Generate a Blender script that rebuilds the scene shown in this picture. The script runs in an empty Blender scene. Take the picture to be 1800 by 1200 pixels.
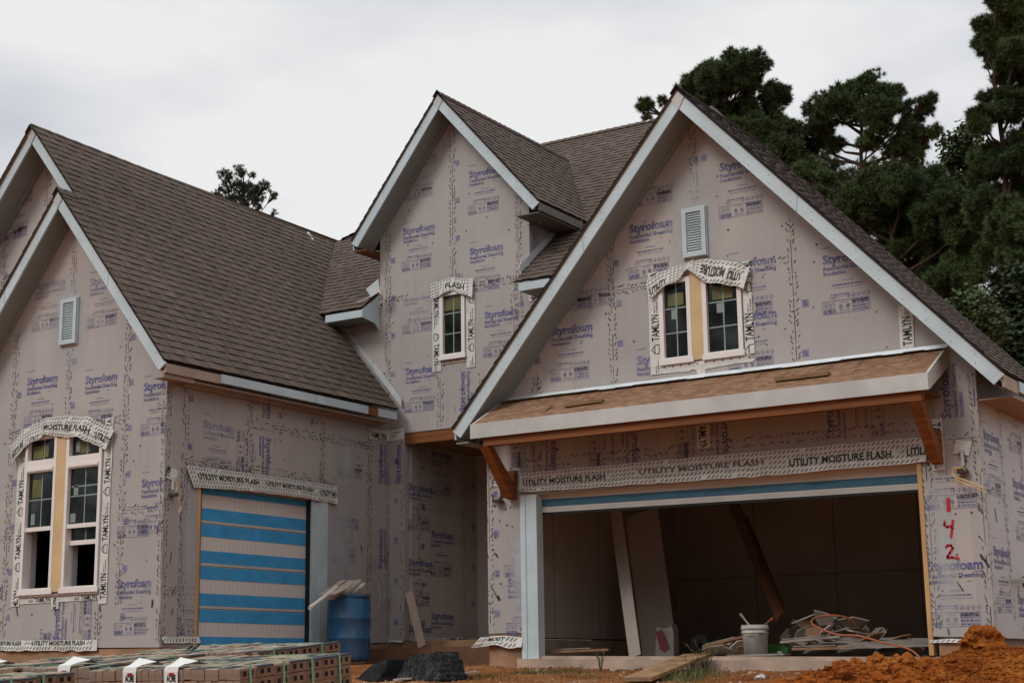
import bpy, bmesh, math, random
import numpy as np
from mathutils import Vector, Matrix, noise
from mathutils.geometry import tessellate_polygon

random.seed(7)
S = bpy.context.scene
COL = S.collection

# ------------------------------------------------------------------ camera
F, YAW, PITCH, ROLL = 2770.0, -0.562, 0.2077, -0.0145      # focal length in px of an 1800 px wide frame
fw = np.array([math.sin(YAW)*math.cos(PITCH), math.cos(YAW)*math.cos(PITCH), math.sin(PITCH)])
rt = np.cross(fw, [0, 0, 1]); rt /= np.linalg.norm(rt)
up = np.cross(rt, fw)
c_, s_ = math.cos(ROLL), math.sin(ROLL)
rt, up = c_*rt + s_*up, -s_*rt + c_*up
RM = np.array([rt, up, fw])
cam = bpy.data.cameras.new('camera'); cam.sensor_width = 36.0; cam.lens = F/1800*36
cam.clip_start = 0.1; cam.clip_end = 2000
camo = bpy.data.objects.new('camera', cam); COL.objects.link(camo)
camo.matrix_world = Matrix(((rt[0], up[0], -fw[0], 0), (rt[1], up[1], -fw[1], 0), (rt[2], up[2], -fw[2], 0), (0, 0, 0, 1)))
S.camera = camo

# ------------------------------------------------------------------ light
SUN_EL, SUN_AZ = math.radians(42), math.radians(197)         # azimuth clockwise from +Y
W = bpy.data.worlds.new("World"); S.world = W; W.use_nodes = True
nt = W.node_tree; nt.nodes.clear()
def wn(t, **k):
    n = nt.nodes.new(t)
    for a, b in k.items(): setattr(n, a, b)
    return n
out = wn('ShaderNodeOutputWorld'); bg = wn('ShaderNodeBackground')
sky = wn('ShaderNodeTexSky', sky_type='NISHITA', sun_disc=False)
sky.sun_elevation = SUN_EL; sky.sun_rotation = SUN_AZ; sky.air_density = 1.2; sky.dust_density = 4.0
hs = wn('ShaderNodeHueSaturation'); hs.inputs['Saturation'].default_value = 0.12; hs.inputs['Value'].default_value = 0.55
tc = wn('ShaderNodeTexCoord'); mp = wn('ShaderNodeMapping'); mp.inputs['Scale'].default_value = (1.0, 1.0, 2.6)
cl = wn('ShaderNodeTexNoise'); cl.inputs['Scale'].default_value = 2.6; cl.inputs['Detail'].default_value = 5; cl.inputs['Roughness'].default_value = 0.5
cr = wn('ShaderNodeValToRGB')
cr.color_ramp.elements[0].position = 0.38; cr.color_ramp.elements[0].color = (6.2, 6.5, 7.15, 1)
cr.color_ramp.elements[1].position = 0.60; cr.color_ramp.elements[1].color = (9.3, 9.33, 9.4, 1)
mx = wn('ShaderNodeMix', data_type='RGBA'); mx.inputs[0].default_value = 0.88
nt.links.new(sky.outputs[0], hs.inputs['Color'])
nt.links.new(tc.outputs['Generated'], mp.inputs[0]); nt.links.new(mp.outputs[0], cl.inputs['Vector'])
nt.links.new(cl.outputs[0], cr.inputs[0])
nt.links.new(hs.outputs[0], mx.inputs[6]); nt.links.new(cr.outputs[0], mx.inputs[7])
geo = wn('ShaderNodeSeparateXYZ'); nt.links.new(tc.outputs['Generated'], geo.inputs[0])
gz_ = wn('ShaderNodeMapRange'); gz_.inputs[1].default_value = 0.42; gz_.inputs[2].default_value = 1.0; gz_.inputs[3].default_value = 1.0; gz_.inputs[4].default_value = 1.9
nt.links.new(geo.outputs[2], gz_.inputs[0])
ml = wn('ShaderNodeVectorMath', operation='SCALE'); nt.links.new(mx.outputs[2], ml.inputs[0]); nt.links.new(gz_.outputs[0], ml.inputs['Scale'])
nt.links.new(ml.outputs[0], bg.inputs[0]); bg.inputs[1].default_value = 0.10
nt.links.new(bg.outputs[0], out.inputs[0])
sl = bpy.data.lights.new('sun', 'SUN'); sl.energy = 1.25; sl.angle = math.radians(18); sl.color = (1, 0.965, 0.92)
so = bpy.data.objects.new('sun', sl); COL.objects.link(so)
sd = Vector((math.sin(SUN_AZ)*math.cos(SUN_EL), math.cos(SUN_AZ)*math.cos(SUN_EL), math.sin(SUN_EL)))
so.rotation_euler = sd.to_track_quat('Z', 'Y').to_euler(); so.location = (0, 0, 30)
S.view_settings.view_transform = 'Standard'; S.view_settings.look = 'None'
S.view_settings.exposure = 0.0; S.view_settings.gamma = 1.0

# ------------------------------------------------------------------ photo measurements -> points on known planes
def ray(x, y): return RM.T @ np.array([(x-900)/F, -(y-600)/F, 1.0])
def onY(x, y, Y): d = ray(x, y); return Vector(d*(Y/d[1]))
def onX(x, y, X): d = ray(x, y); return Vector(d*(X/d[0]))

# ------------------------------------------------------------------ materials
def srgb(r, g, b):
    f = lambda v: (v/255/12.92) if v/255 <= 0.04045 else ((v/255+0.055)/1.055)**2.4
    return (f(r), f(g), f(b))
class Mat:
    def __init__(s, name):
        s.m = bpy.data.materials.new(name); s.m.use_nodes = True
        s.t = s.m.node_tree; s.t.nodes.clear()
        s.out = s.n('ShaderNodeOutputMaterial'); s.b = s.n('ShaderNodeBsdfPrincipled')
        s.l(s.b.outputs[0], s.out.inputs[0])
    def n(s, t, **k):
        x = s.t.nodes.new(t)
        for a, b in k.items(): setattr(x, a, b)
        return x
    def l(s, a, b): s.t.links.new(a, b)
    def coords(s, scale=(1, 1, 1), kind='Object'):
        tc = s.n('ShaderNodeTexCoord'); mp = s.n('ShaderNodeMapping'); mp.inputs['Scale'].default_value = scale
        s.l(tc.outputs[kind], mp.inputs[0]); return mp.outputs[0]
    def noise(s, scale, detail=4, rough=0.55, stretch=(1, 1, 1), dist=0):
        x = s.n('ShaderNodeTexNoise'); x.inputs['Scale'].default_value = scale; x.inputs['Detail'].default_value = detail
        x.inputs['Roughness'].default_value = rough; x.inputs['Distortion'].default_value = dist
        s.l(s.coords(stretch), x.inputs['Vector']); return x.outputs[0]
    def ramp(s, fac, stops):
        r = s.n('ShaderNodeValToRGB'); e = r.color_ramp.elements
        while len(e) > len(stops): e.remove(e[-1])
        while len(e) < len(stops): e.new(0.5)
        for i, (p, c) in enumerate(stops):
            e[i].position = p; e[i].color = (c, c, c, 1) if not hasattr(c, '__len__') else (*c[:3], 1)
        s.l(fac, r.inputs[0]); return r.outputs[0]
    def mix(s, fac, a, b, mode='MIX'):
        x = s.n('ShaderNodeMix', data_type='RGBA', blend_type=mode)
        for i, v in ((0, fac), (6, a), (7, b)):
            if hasattr(v, 'is_linked'): s.l(v, x.inputs[i])
            else: x.inputs[i].default_value = (*v[:3], 1) if hasattr(v, '__len__') else v
        return x.outputs[2]
    def attr(s, name):
        a = s.n('ShaderNodeAttribute'); a.attribute_name = name; return a.outputs['Color']
    def set(s, color=None, rough=0.7, spec=0.3, metal=0.0):
        if color is not None:
            if hasattr(color, 'is_linked'): s.l(color, s.b.inputs['Base Color'])
            else: s.b.inputs['Base Color'].default_value = (*color[:3], 1)
        s.b.inputs['Roughness'].default_value = rough; s.b.inputs['Metallic'].default_value = metal
        s.b.inputs['Specular IOR Level'].default_value = spec; return s
    def bump(s, h, strength=0.3, dist=0.01):
        x = s.n('ShaderNodeBump'); x.inputs['Strength'].default_value = strength; x.inputs['Distance'].default_value = dist
        s.l(h, x.inputs['Height']); s.l(x.outputs[0], s.b.inputs['Normal']); return s
def simple(name, col, rough=0.7, spec=0.3, var=0.18, scale=6, metal=0, bump=0, stretch=(1, 1, 1)):
    m = Mat(name); f = m.noise(scale, 5, 0.6, stretch)
    c = m.mix(m.ramp(f, [(0.3, 0.0), (0.7, 1.0)]), [v*(1-var) for v in col], [min(1, v*(1+var)) for v in col])
    m.set(c, rough, spec, metal)
    if bump: m.bump(m.noise(scale*6, 4, 0.6, stretch), bump, 0.01)
    return m.m
M = {}
FOAM = (0.405, 0.366, 0.347)
def foam_colour(m, base=FOAM):
    a = m.noise(0.9, 4, 0.6)
    c = m.mix(m.ramp(a, [(0.3, 0), (0.72, 1)]), [v*0.88 for v in base], [v*1.07 for v in base])
    st = m.noise(14, 3, 0.6, (1, 1, 0.05))
    c = m.mix(m.ramp(st, [(0.35, 0), (0.75, 0.16)]), c, [v*1.30 for v in base])
    sn = m.n('ShaderNodeVectorMath', operation='FLOOR'); m.l(m.coords((1/1.219, 1/1.219, 1/2.44)), sn.inputs[0])
    wh = m.n('ShaderNodeTexWhiteNoise', noise_dimensions='3D'); m.l(sn.outputs[0], wh.inputs['Vector'])
    c = m.mix(1.0, c, m.ramp(wh.outputs['Value'], [(0, (0.92, 0.93, 0.95)), (1, (1.05, 1.03, 1.01))]), 'MULTIPLY')
    bl = m.noise(2.2, 5, 0.65)
    return m.mix(m.ramp(bl, [(0.60, 0), (0.82, 0.30)]), c, (0.33, 0.26, 0.20))
m = Mat('foam_board'); m.set(foam_colour(m), 0.42, 0.35).bump(m.noise(60, 3, 0.5, (1, 1, 0.1)), 0.12, 0.004); M['foam'] = m.m
M['bounce_cut'] = simple('black_bounce_cut', (0.035, 0.032, 0.030), 0.85, 0.15)  # black facing added to cut light bounced into the porch
def ink(name, col, lo, hi):
    m = Mat(name); f = m.noise(9, 5, 0.7)
    m.set(m.mix(m.ramp(f, [(0.33, lo), (0.62, hi)]), FOAM, col), 0.5, 0.3); return m.m
M['ink'] = ink('blue_print', (0.055, 0.066, 0.215), 0.50, 0.98)
M['ink_faint'] = ink('worn_blue_print', (0.09, 0.10, 0.26), 0.12, 0.70)
M['seam'] = simple('seam_gap', (0.05, 0.042, 0.04), 0.8)
M['staple'] = simple('staple_mark', (0.062, 0.050, 0.045), 0.7)
M['seam_tape'] = simple('seam_tape_shine', (0.50, 0.45, 0.42), 0.25, 0.5, 0.08, 20)  # pale tape colour also paints the highlights on its wrinkles
M['nail'] = simple('nail_cap', (0.13, 0.045, 0.035), 0.6)
M['red'] = simple('red_marker', (0.42, 0.012, 0.015), 0.5)
M['black_ink'] = simple('black_print', (0.012, 0.013, 0.013), 0.5)
M['green_ink'] = simple('dark_green_print', (0.012, 0.030, 0.022), 0.5)
M['dash_ink'] = simple('grey_dash_print', (0.115, 0.108, 0.098), 0.6)
M['trim'] = simple('primed_trim', (0.475, 0.555, 0.58), 0.55, 0.3, 0.11, 2.2)
M['trim_white'] = simple('white_trim', (0.47, 0.46, 0.435), 0.55, 0.3, 0.14, 2.2)
M['soffit'] = simple('soffit_board', (0.255, 0.275, 0.262), 0.65, 0.2, 0.08, 2)
M['grey_fascia'] = simple('weathered_fascia_board', (0.15, 0.135, 0.12), 0.7, 0.2, 0.15, 4)
M['raw_fascia'] = simple('raw_fascia_board', (0.36, 0.27, 0.215), 0.7, 0.2, 0.15, 4)
M['cedar'] = simple('cedar_timber', (0.22, 0.075, 0.022), 0.65, 0.25, 0.35, 3, bump=0.2, stretch=(1, 1, 6))
M['cedar_long'] = simple('cedar_beam', (0.19, 0.066, 0.020), 0.65, 0.25, 0.35, 3, bump=0.2, stretch=(0.3, 6, 6))
M['stained'] = simple('dark_stained_wood', (0.10, 0.042, 0.018), 0.7, 0.2, 0.3, 3)
M['pine'] = simple('pine_lumber', (0.50, 0.30, 0.135), 0.65, 0.25, 0.2, 3, stretch=(6, 6, 0.4))
M['ply'] = simple('plywood', (0.20, 0.115, 0.055), 0.65, 0.25, 0.25, 4)
M['mull'] = simple('mullion_board', (0.58, 0.41, 0.22), 0.6, 0.25, 0.08, 4)
M['vinyl'] = simple('white_vinyl', (0.74, 0.685, 0.655), 0.4, 0.4, 0.03, 2)
M['reveal'] = simple('drywall_reveal', (0.42, 0.40, 0.39), 0.7, 0.2, 0.05, 2)
m = Mat('window_glass'); g = m.noise(2.0, 4, 0.6)
m.set(m.mix(m.ramp(g, [(0.4, 0), (0.65, 1)]), (0.004, 0.007, 0.006), (0.022, 0.028, 0.027)), 0.06, 0.5); M['glass'] = m.m
M['muntin'] = simple('grille_bar', (0.24, 0.29, 0.28), 0.5)
M['sticker'] = simple('pale_sticker', (0.20, 0.25, 0.23), 0.5)
M['yellow'] = simple('yellow_sheet', (0.125, 0.122, 0.040), 0.5, 0.3, 0.3, 5)
M['tape'] = simple('flashing_tape', (0.60, 0.585, 0.545), 0.34, 0.5, 0.14, 7, bump=0.8)
M['metal'] = simple('flashing_metal', (0.62, 0.66, 0.67), 0.35, 0.5, 0.10, 5, metal=0.35)
M['blue_shaded'] = simple('shaded_blue_film', (0.045, 0.135, 0.20), 0.5, 0.3, 0.12, 5)  # darker copy of the blue film, canopy shade put into its colour
M['blue'] = simple('blue_film', (0.060, 0.315, 0.60), 0.35, 0.45, 0.14, 4)
m = Mat('bead_board'); wv = m.n('ShaderNodeTexWave', wave_type='BANDS', bands_direction='Y'); wv.inputs['Scale'].default_value = 3.6
m.l(m.coords(), wv.inputs['Vector'])
m.set(m.mix(m.ramp(wv.outputs[1], [(0.80, 0), (0.97, 0.28)]), (0.64, 0.58, 0.535), (0.40, 0.36, 0.33)), 0.5); M['bead'] = m.m
M['concrete'] = simple('concrete', (0.40, 0.30, 0.235), 0.85, 0.2, 0.25, 3, bump=0.4)
M['concrete_stained'] = simple('clay_stained_concrete', (0.34, 0.20, 0.12), 0.9, 0.15, 0.35, 2.5, bump=0.4)
M['step_concrete'] = simple('darkened_step', (0.17, 0.095, 0.055), 0.9, 0.15, 0.3, 3, bump=0.4)  # colour darkened to lessen light bounced into the porch
M['drywall'] = simple('bare_drywall', (0.44, 0.375, 0.325), 0.85, 0.15, 0.12, 1.2)
M['dark'] = simple('dark_interior', (0.02, 0.018, 0.016), 0.9, 0.1)  # room shade put into the wall colour
M['metal_dark'] = simple('dark_metal', (0.10, 0.09, 0.08), 0.4, 0.5, 0.2, metal=0.6)
# shingles: per-tab granule blend
m = Mat('shingle'); a = m.attr('shade'); n1 = m.noise(90, 2, 0.6); n2 = m.noise(0.7, 3, 0.6)
c = m.mix(m.ramp(n1, [(0.3, 0), (0.7, 1)]), (0.55, 0.55, 0.55), (1.35, 1.35, 1.35))
c = m.mix(1.0, a, c, 'MULTIPLY')
c = m.mix(1.0, c, m.ramp(n2, [(0.3, 0.86), (0.7, 1.12)]), 'MULTIPLY'); m.set(c, 0.9, 0.2); M['shingle'] = m.m
M['shingle_edge'] = simple('shingle_butt', (0.016, 0.012, 0.011), 0.9)  # near-black asphalt edge doubles as painted shadow line below each tab
m = Mat('osb'); v = m.n('ShaderNodeTexVoronoi'); v.inputs['Scale'].default_value = 26; m.l(m.coords((0.45, 1, 1)), v.inputs['Vector'])
n = m.noise(5, 4, 0.6)
c = m.ramp(v.outputs['Color'], [(0.0, (0.14, 0.070, 0.036)), (0.5, (0.225, 0.125, 0.072)), (1.0, (0.33, 0.205, 0.13))])
c = m.mix(m.ramp(n, [(0.45, 0), (0.75, 0.55)]), c, (0.15, 0.078, 0.05)); m.set(c, 0.75, 0.2); M['osb'] = m.m
m = Mat('overspray'); tcn = m.n('ShaderNodeTexCoord'); sep = m.n('ShaderNodeSeparateXYZ'); m.l(tcn.outputs['UV'], sep.inputs[0])
def mnode(op, a, b=None):
    x = m.n('ShaderNodeMath', operation=op)
    for i, v in enumerate((a, b)):
        if v is None: continue
        if hasattr(v, 'is_linked'): m.l(v, x.inputs[i])
        else: x.inputs[i].default_value = v
    return x.outputs[0]
ex = mnode('MULTIPLY', mnode('MULTIPLY', sep.outputs[0], mnode('SUBTRACT', 1.0, sep.outputs[0])), 4.0)
ey = mnode('MULTIPLY', mnode('MULTIPLY', sep.outputs[1], mnode('SUBTRACT', 1.0, sep.outputs[1])), 4.0)
f = mnode('MULTIPLY', ex, mnode('MULTIPLY', ey, mnode('MULTIPLY', m.noise(1.8, 2, 0.5), 1.5)))
f = m.ramp(f, [(0.06, 0.0), (0.85, 0.60)])
tr = m.n('ShaderNodeBsdfTransparent'); ms = m.n('ShaderNodeMixShader')
m.set((0.52, 0.55, 0.57), 0.5); m.l(f, ms.inputs[0]); m.l(tr.outputs[0], ms.inputs[1]); m.l(m.b.outputs[0], ms.inputs[2]); m.l(ms.outputs[0], m.out.inputs[0])
M['overspray'] = m.m
# clay soil
m = Mat('red_clay'); a = m.noise(1.1, 6, 0.65); b = m.noise(14, 5, 0.7); d = m.noise(0.35, 3, 0.5)
c = m.ramp(a, [(0.28, (0.26, 0.090, 0.030)), (0.50, (0.44, 0.170, 0.058)), (0.72, (0.56, 0.30, 0.155))])
c = m.mix(m.ramp(b, [(0.35, 0.0), (0.62, 0.8)]), m.mix(1.0, c, (0.45, 0.42, 0.40), 'MULTIPLY'), c)
c = m.mix(m.ramp(d, [(0.55, 0), (0.72, 0.45)]), c, (0.42, 0.27, 0.17))
m.set(c, 0.95, 0.1).bump(m.noise(22, 6, 0.7), 0.9, 0.06); M['clay'] = m.m
m = Mat('loose_red_clay'); a = m.noise(1.6, 7, 0.72); b = m.noise(25, 5, 0.7)
c = m.ramp(a, [(0.28, (0.27, 0.058, 0.012)), (0.52, (0.62, 0.185, 0.032)), (0.78, (0.70, 0.28, 0.07))])
c = m.mix(m.ramp(b, [(0.33, 0.0), (0.6, 0.85)]), m.mix(1.0, c, (0.42, 0.38, 0.36), 'MULTIPLY'), c)
m.set(c, 0.95, 0.1).bump(m.noise(26, 6, 0.75), 1.0, 0.07); M['clay_loose'] = m.m
m = Mat('blue_plastic'); a = m.noise(3, 5, 0.7, (1, 1, 0.35)); b = m.noise(7, 5, 0.7)
c = m.mix(m.ramp(a, [(0.50, 0), (0.72, 0.55)]), (0.020, 0.105, 0.235), (0.16, 0.19, 0.20))
c = m.mix(m.ramp(b, [(0.58, 0), (0.75, 0.5)]), c, (0.05, 0.05, 0.055)); m.set(c, 0.42, 0.4); M['barrel'] = m.m
M['mud_board'] = simple('mud_caked_board', (0.27, 0.165, 0.092), 0.9, 0.15, 0.4, 5, bump=0.5)
M['pvc'] = simple('pvc_pipe', (0.58, 0.55, 0.50), 0.4, 0.4, 0.08)
M['board'] = simple('weathered_board', (0.44, 0.34, 0.28), 0.8, 0.2, 0.15, 4, stretch=(1, 1, 0.3))
m = Mat('black_plastic'); a = m.noise(6, 5, 0.7, (3, 3, 0.5)); m.set(m.mix(m.ramp(a, [(0.5, 0), (0.75, 0.6)]), (0.008, 0.008, 0.010), (0.055, 0.055, 0.06)), 0.75, 0.15).bump(m.noise(14, 4, 0.6), 0.6, 0.02); M['black_plastic'] = m.m
m = Mat('mortar_crust'); a = m.noise(5, 5, 0.75, (4, 4, 0.35)); m.set(m.mix(m.ramp(a, [(0.45, 0), (0.72, 1)]), (0.008, 0.008, 0.008), (0.075, 0.072, 0.07)), 0.8, 0.12).bump(m.noise(16, 4, 0.6), 0.7, 0.02); M['mortar'] = m.m
M['brick'] = simple('brick_body', (0.205, 0.118, 0.075), 0.9, 0.15, 0.3, 9, bump=0.4)
M['brick_pale'] = simple('brick_pale_end', (0.265, 0.185, 0.140), 0.9, 0.15, 0.25, 9, bump=0.4)
M['brick_face_pale'] = simple('brick_grey_face', (0.285, 0.247, 0.208), 0.9, 0.15, 0.3, 6, bump=0.4)
M['brick_face_dark'] = simple('brick_slate_face', (0.045, 0.046, 0.054), 0.7, 0.3, 0.35, 8, bump=0.4)
M['brick_face_tan'] = simple('brick_tan_face', (0.30, 0.215, 0.155), 0.9, 0.15, 0.3, 6, bump=0.4)
M['hole'] = simple('brick_core', (0.015, 0.010, 0.008), 0.95)
M['strap'] = simple('green_strap', (0.16, 0.33, 0.20), 0.4, 0.4, 0.1)
M['paper'] = simple('white_tag', (0.68, 0.67, 0.64), 0.6, 0.3, 0.05)
M['stone'] = simple('stone', (0.34, 0.26, 0.20), 0.9, 0.15, 0.35, 7, bump=0.5)
M['bark'] = simple('bark', (0.050, 0.034, 0.025), 0.95, 0.1, 0.4, 6, bump=0.6, stretch=(3, 3, 0.6))
def foliage(name, a, b):
    m = Mat(name); m.set(m.mix(m.ramp(m.noise(0.55, 3, 0.6), [(0.35, 0), (0.65, 1)]), a, b), 0.65, 0.2); return m.m
M['needles'] = foliage('pine_needles', (0.030, 0.046, 0.016), (0.084, 0.118, 0.038))
M['needles_far'] = foliage('far_pine_needles', (0.034, 0.044, 0.028), (0.056, 0.068, 0.042))
M['leaves'] = foliage('broad_leaves', (0.028, 0.042, 0.014), (0.075, 0.098, 0.036))
M['leaves_dark'] = foliage('dark_broad_leaves', (0.016, 0.025, 0.010), (0.034, 0.050, 0.018))
M['grass'] = foliage('grass_blades', (0.075, 0.085, 0.024), (0.13, 0.135, 0.05))
M['weed'] = foliage('weed_stems', (0.07, 0.07, 0.03), (0.11, 0.10, 0.05))
M['bucket'] = simple('dirty_white_bucket', (0.40, 0.39, 0.36), 0.55, 0.3, 0.3, 8)
M['bag_red'] = simple('red_bag_print', (0.085, 0.014, 0.014), 0.6)
M['bag'] = simple('paper_bag', (0.15, 0.125, 0.11), 0.7)
M['cord'] = simple('orange_cord', (0.34, 0.105, 0.050), 0.5)
M['wire'] = simple('yellow_wire', (0.62, 0.42, 0.16), 0.5)
M['rubber'] = simple('rubber', (0.015, 0.015, 0.015), 0.7)
M['green_plastic'] = simple('green_plastic', (0.03, 0.11, 0.02), 0.5)
M['scrap_pale'] = simple('pale_drywall_strip', (0.36, 0.31, 0.27), 0.85, 0.15, 0.12, 3)
M['scrap'] = simple('drywall_scrap', (0.25, 0.215, 0.185), 0.85, 0.15, 0.3, 5)
M['scrap_brown'] = simple('cardboard_scrap', (0.22, 0.125, 0.075), 0.85, 0.15, 0.25, 5)
m = Mat('clear_film'); tr = m.n('ShaderNodeBsdfTransparent'); ms = m.n('ShaderNodeMixShader')
m.set((0.55, 0.50, 0.45), 0.25, 0.5); m.l(m.ramp(m.noise(12, 4, 0.7, (1, 1, 0.4)), [(0.45, 0.05), (0.7, 0.7)]), ms.inputs[0]); m.l(tr.outputs[0], ms.inputs[1]); m.l(m.b.outputs[0], ms.inputs[2]); m.l(ms.outputs[0], m.out.inputs[0]); M['film'] = m.m

# ------------------------------------------------------------------ mesh builder
class MB:
    def __init__(s): s.v = []; s.f = []; s.mi = []; s.ms = []; s.col = {}; s.uv = {}
    def mat(s, name):
        if name not in s.ms: s.ms.append(name)
        return s.ms.index(name)
    def face(s, pts, mat, col=None, uv=None):
        b = len(s.v); s.v += [tuple(p) for p in pts]; s.f.append(tuple(range(b, b+len(pts)))); s.mi.append(s.mat(mat))
        if col is not None: s.col[len(s.f)-1] = col
        if uv is not None: s.uv[len(s.f)-1] = uv
    def raw(s, vs, fs, mat):
        b = len(s.v); s.v += [tuple(p) for p in vs]; k = s.mat(mat)
        for f in fs: s.f.append(tuple(b+i for i in f)); s.mi.append(k)
    def box(s, a, b, mat, M4=None):
        (x0, y0, z0), (x1, y1, z1) = a, b
        vs = [Vector(p) for p in ((x0, y0, z0), (x1, y0, z0), (x1, y1, z0), (x0, y1, z0), (x0, y0, z1), (x1, y0, z1), (x1, y1, z1), (x0, y1, z1))]
        if M4 is not None: vs = [M4 @ p for p in vs]
        s.raw(vs, [(0, 3, 2, 1), (4, 5, 6, 7), (0, 1, 5, 4), (1, 2, 6, 5), (2, 3, 7, 6), (3, 0, 4, 7)], mat)
    def bar(s, p, q, w, t, mat, upv=(0, 0, 1)):
        """board from p to q, w wide along the side axis, t thick along the up-ish axis"""
        p, q = Vector(p), Vector(q); d = (q-p); L = d.length; d.normalize()
        u = Vector(upv); sd = d.cross(u)
        if sd.length < 1e-4: sd = d.cross(Vector((1, 0, 0)))
        sd.normalize(); u = sd.cross(d)
        Mx = Matrix((( *sd, 0), (*d, 0), (*u, 0), (0, 0, 0, 1))).transposed()
        Mx.translation = p
        s.box((-w/2, 0, -t/2), (w/2, L, t/2), mat, Mx)
    def prism(s, outer, vec, mat, holes=(), side=None):
        """polygon (list of 3D pts) extruded by vec, holes cut through"""
        loops = [[Vector(p) for p in outer]] + [[Vector(p) for p in h] for h in holes]
        tris = tessellate_polygon(loops); flat = [p for l in loops for p in l]; n = len(flat); vec = Vector(vec)
        fs = [tuple(t) for t in tris] + [tuple(n+i for i in reversed(t)) for t in tris]
        s.raw(flat + [p+vec for p in flat], fs, mat)
        base = 0
        for l in loops:
            k = len(l)
            for i in range(k):
                a, b = l[i], l[(i+1) % k]
                s.face((a, b, b+vec, a+vec), side or mat)
    def tube(s, path, r, mat, n=8, cap=True, r2=None):
        path = [Vector(p) for p in path]; k = len(path); b = len(s.v); mi = s.mat(mat); prev = None
        for i, p in enumerate(path):
            d = (path[min(i+1, k-1)]-path[max(i-1, 0)]).normalized()
            a = prev if prev is not None else d.orthogonal().normalized()
            a = (a - d*a.dot(d))
            a = a.normalized() if a.length > 1e-6 else d.orthogonal().normalized()
            prev = a; c = d.cross(a); rr = r if r2 is None else r+(r2-r)*i/max(1, k-1)
            for j in range(n):
                t = 2*math.pi*j/n; s.v.append(tuple(p+(a*math.cos(t)+c*math.sin(t))*rr))
        for i in range(k-1):
            for j in range(n):
                s.f.append((b+i*n+j, b+i*n+(j+1) % n, b+(i+1)*n+(j+1) % n, b+(i+1)*n+j)); s.mi.append(mi)
        if cap:
            s.f.append(tuple(b+j for j in reversed(range(n)))); s.mi.append(mi)
            s.f.append(tuple(b+(k-1)*n+j for j in range(n))); s.mi.append(mi)
    def lathe(s, prof, mat, n=28, M4=None):
        b = len(s.v); mi = s.mat(mat)
        for r, z in prof:
            for j in range(n):
                p = Vector((r*math.cos(2*math.pi*j/n), r*math.sin(2*math.pi*j/n), z))
                s.v.append(tuple(M4 @ p if M4 is not None else p))
        for i in range(len(prof)-1):
            for j in range(n):
                s.f.append((b+i*n+j, b+i*n+(j+1) % n, b+(i+1)*n+(j+1) % n, b+(i+1)*n+j)); s.mi.append(mi)
    def build(s, name, parent=None, label=None, kind=None, smooth=False, off=None):
        me = bpy.data.meshes.new(name); me.from_pydata(s.v, [], s.f); 
        for k in s.ms: me.materials.append(M[k])
        me.polygons.foreach_set('material_index', s.mi)
        if s.col:
            ca = me.color_attributes.new('shade', 'FLOAT_COLOR', 'CORNER')
            for fi, c in s.col.items():
                for li in me.polygons[fi].loop_indices: ca.data[li].color = (*c, 1)
        if s.uv:
            ul = me.uv_layers.new(name='UVMap')
            for fi, u in s.uv.items():
                for li, q in zip(me.polygons[fi].loop_indices, u): ul.data[li].uv = q
        if smooth: me.polygons.foreach_set('use_smooth', [True]*len(me.polygons))
        me.update()
        o = bpy.data.objects.new(name, me); COL.objects.link(o)
        if parent is not None:
            o.parent = parent
            q = parent; L = Vector((0, 0, 0))
            if off is None: o.matrix_parent_inverse = WM[parent.name].inverted()
            WM[o.name] = WM[parent.name] if off is not None else Matrix()
        else: WM[o.name] = Matrix()
        if label: o['label'] = label
        if kind: o['kind'] = kind
        return o
WM = {}
def thing(name, label, cat, loc=(0, 0, 0), group=None, rot=(0, 0, 0)):
    o = bpy.data.objects.new(name, None); COL.objects.link(o); o.location = loc; o.rotation_euler = rot
    o.empty_display_size = 0.2
    o['label'] = label; o['category'] = cat
    if group: o['group'] = group
    from mathutils import Euler
    WM[o.name] = Matrix.Translation(loc) @ Euler(rot).to_matrix().to_4x4()
    return o
def tag(o, label, cat, group=None, kind=None):
    o['label'] = label; o['category'] = cat
    if group: o['group'] = group
    if kind: o['kind'] = kind
    return o

# ------------------------------------------------------------------ print / lettering on flat sheets
_tc = {}
def glyphs(txt, bold=0.0):
    k = (txt, bold)
    if k not in _tc:
        cu = bpy.data.curves.new('lettering', 'FONT'); cu.body = txt; cu.resolution_u = 2; cu.offset = bold; cu.fill_mode = 'FRONT'
        ob = bpy.data.objects.new('lettering', cu)
        me = bpy.data.meshes.new_from_object(ob)
        vs = [(v.co.x, v.co.y) for v in me.vertices]; fs = [tuple(p.vertices) for p in me.polygons]
        bpy.data.objects.remove(ob); bpy.data.meshes.remove(me); bpy.data.curves.remove(cu)
        x0 = min(v[0] for v in vs); w = max(v[0] for v in vs)-x0
        _tc[k] = ([(v[0]-x0, v[1]) for v in vs], fs, w)
    return _tc[k]
def clip_half(poly, ax, val, keep_less):
    o = []
    for i in range(len(poly)):
        a, b = poly[i], poly[(i+1) % len(poly)]
        ia = (a[ax] <= val) == keep_less or a[ax] == val; ib = (b[ax] <= val) == keep_less or b[ax] == val
        if ia: o.append(a)
        if ia != ib:
            t = (val-a[ax])/(b[ax]-a[ax]); o.append(tuple(a[j]+t*(b[j]-a[j]) for j in range(len(a))))
    return o
def clip_rect(poly, r):
    for ax, val, less in ((0, r[0], False), (0, r[1], True), (1, r[2], False), (1, r[3], True)):
        poly = clip_half(poly, ax, val, less)
        if len(poly) < 3: return []
    return poly
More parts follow.
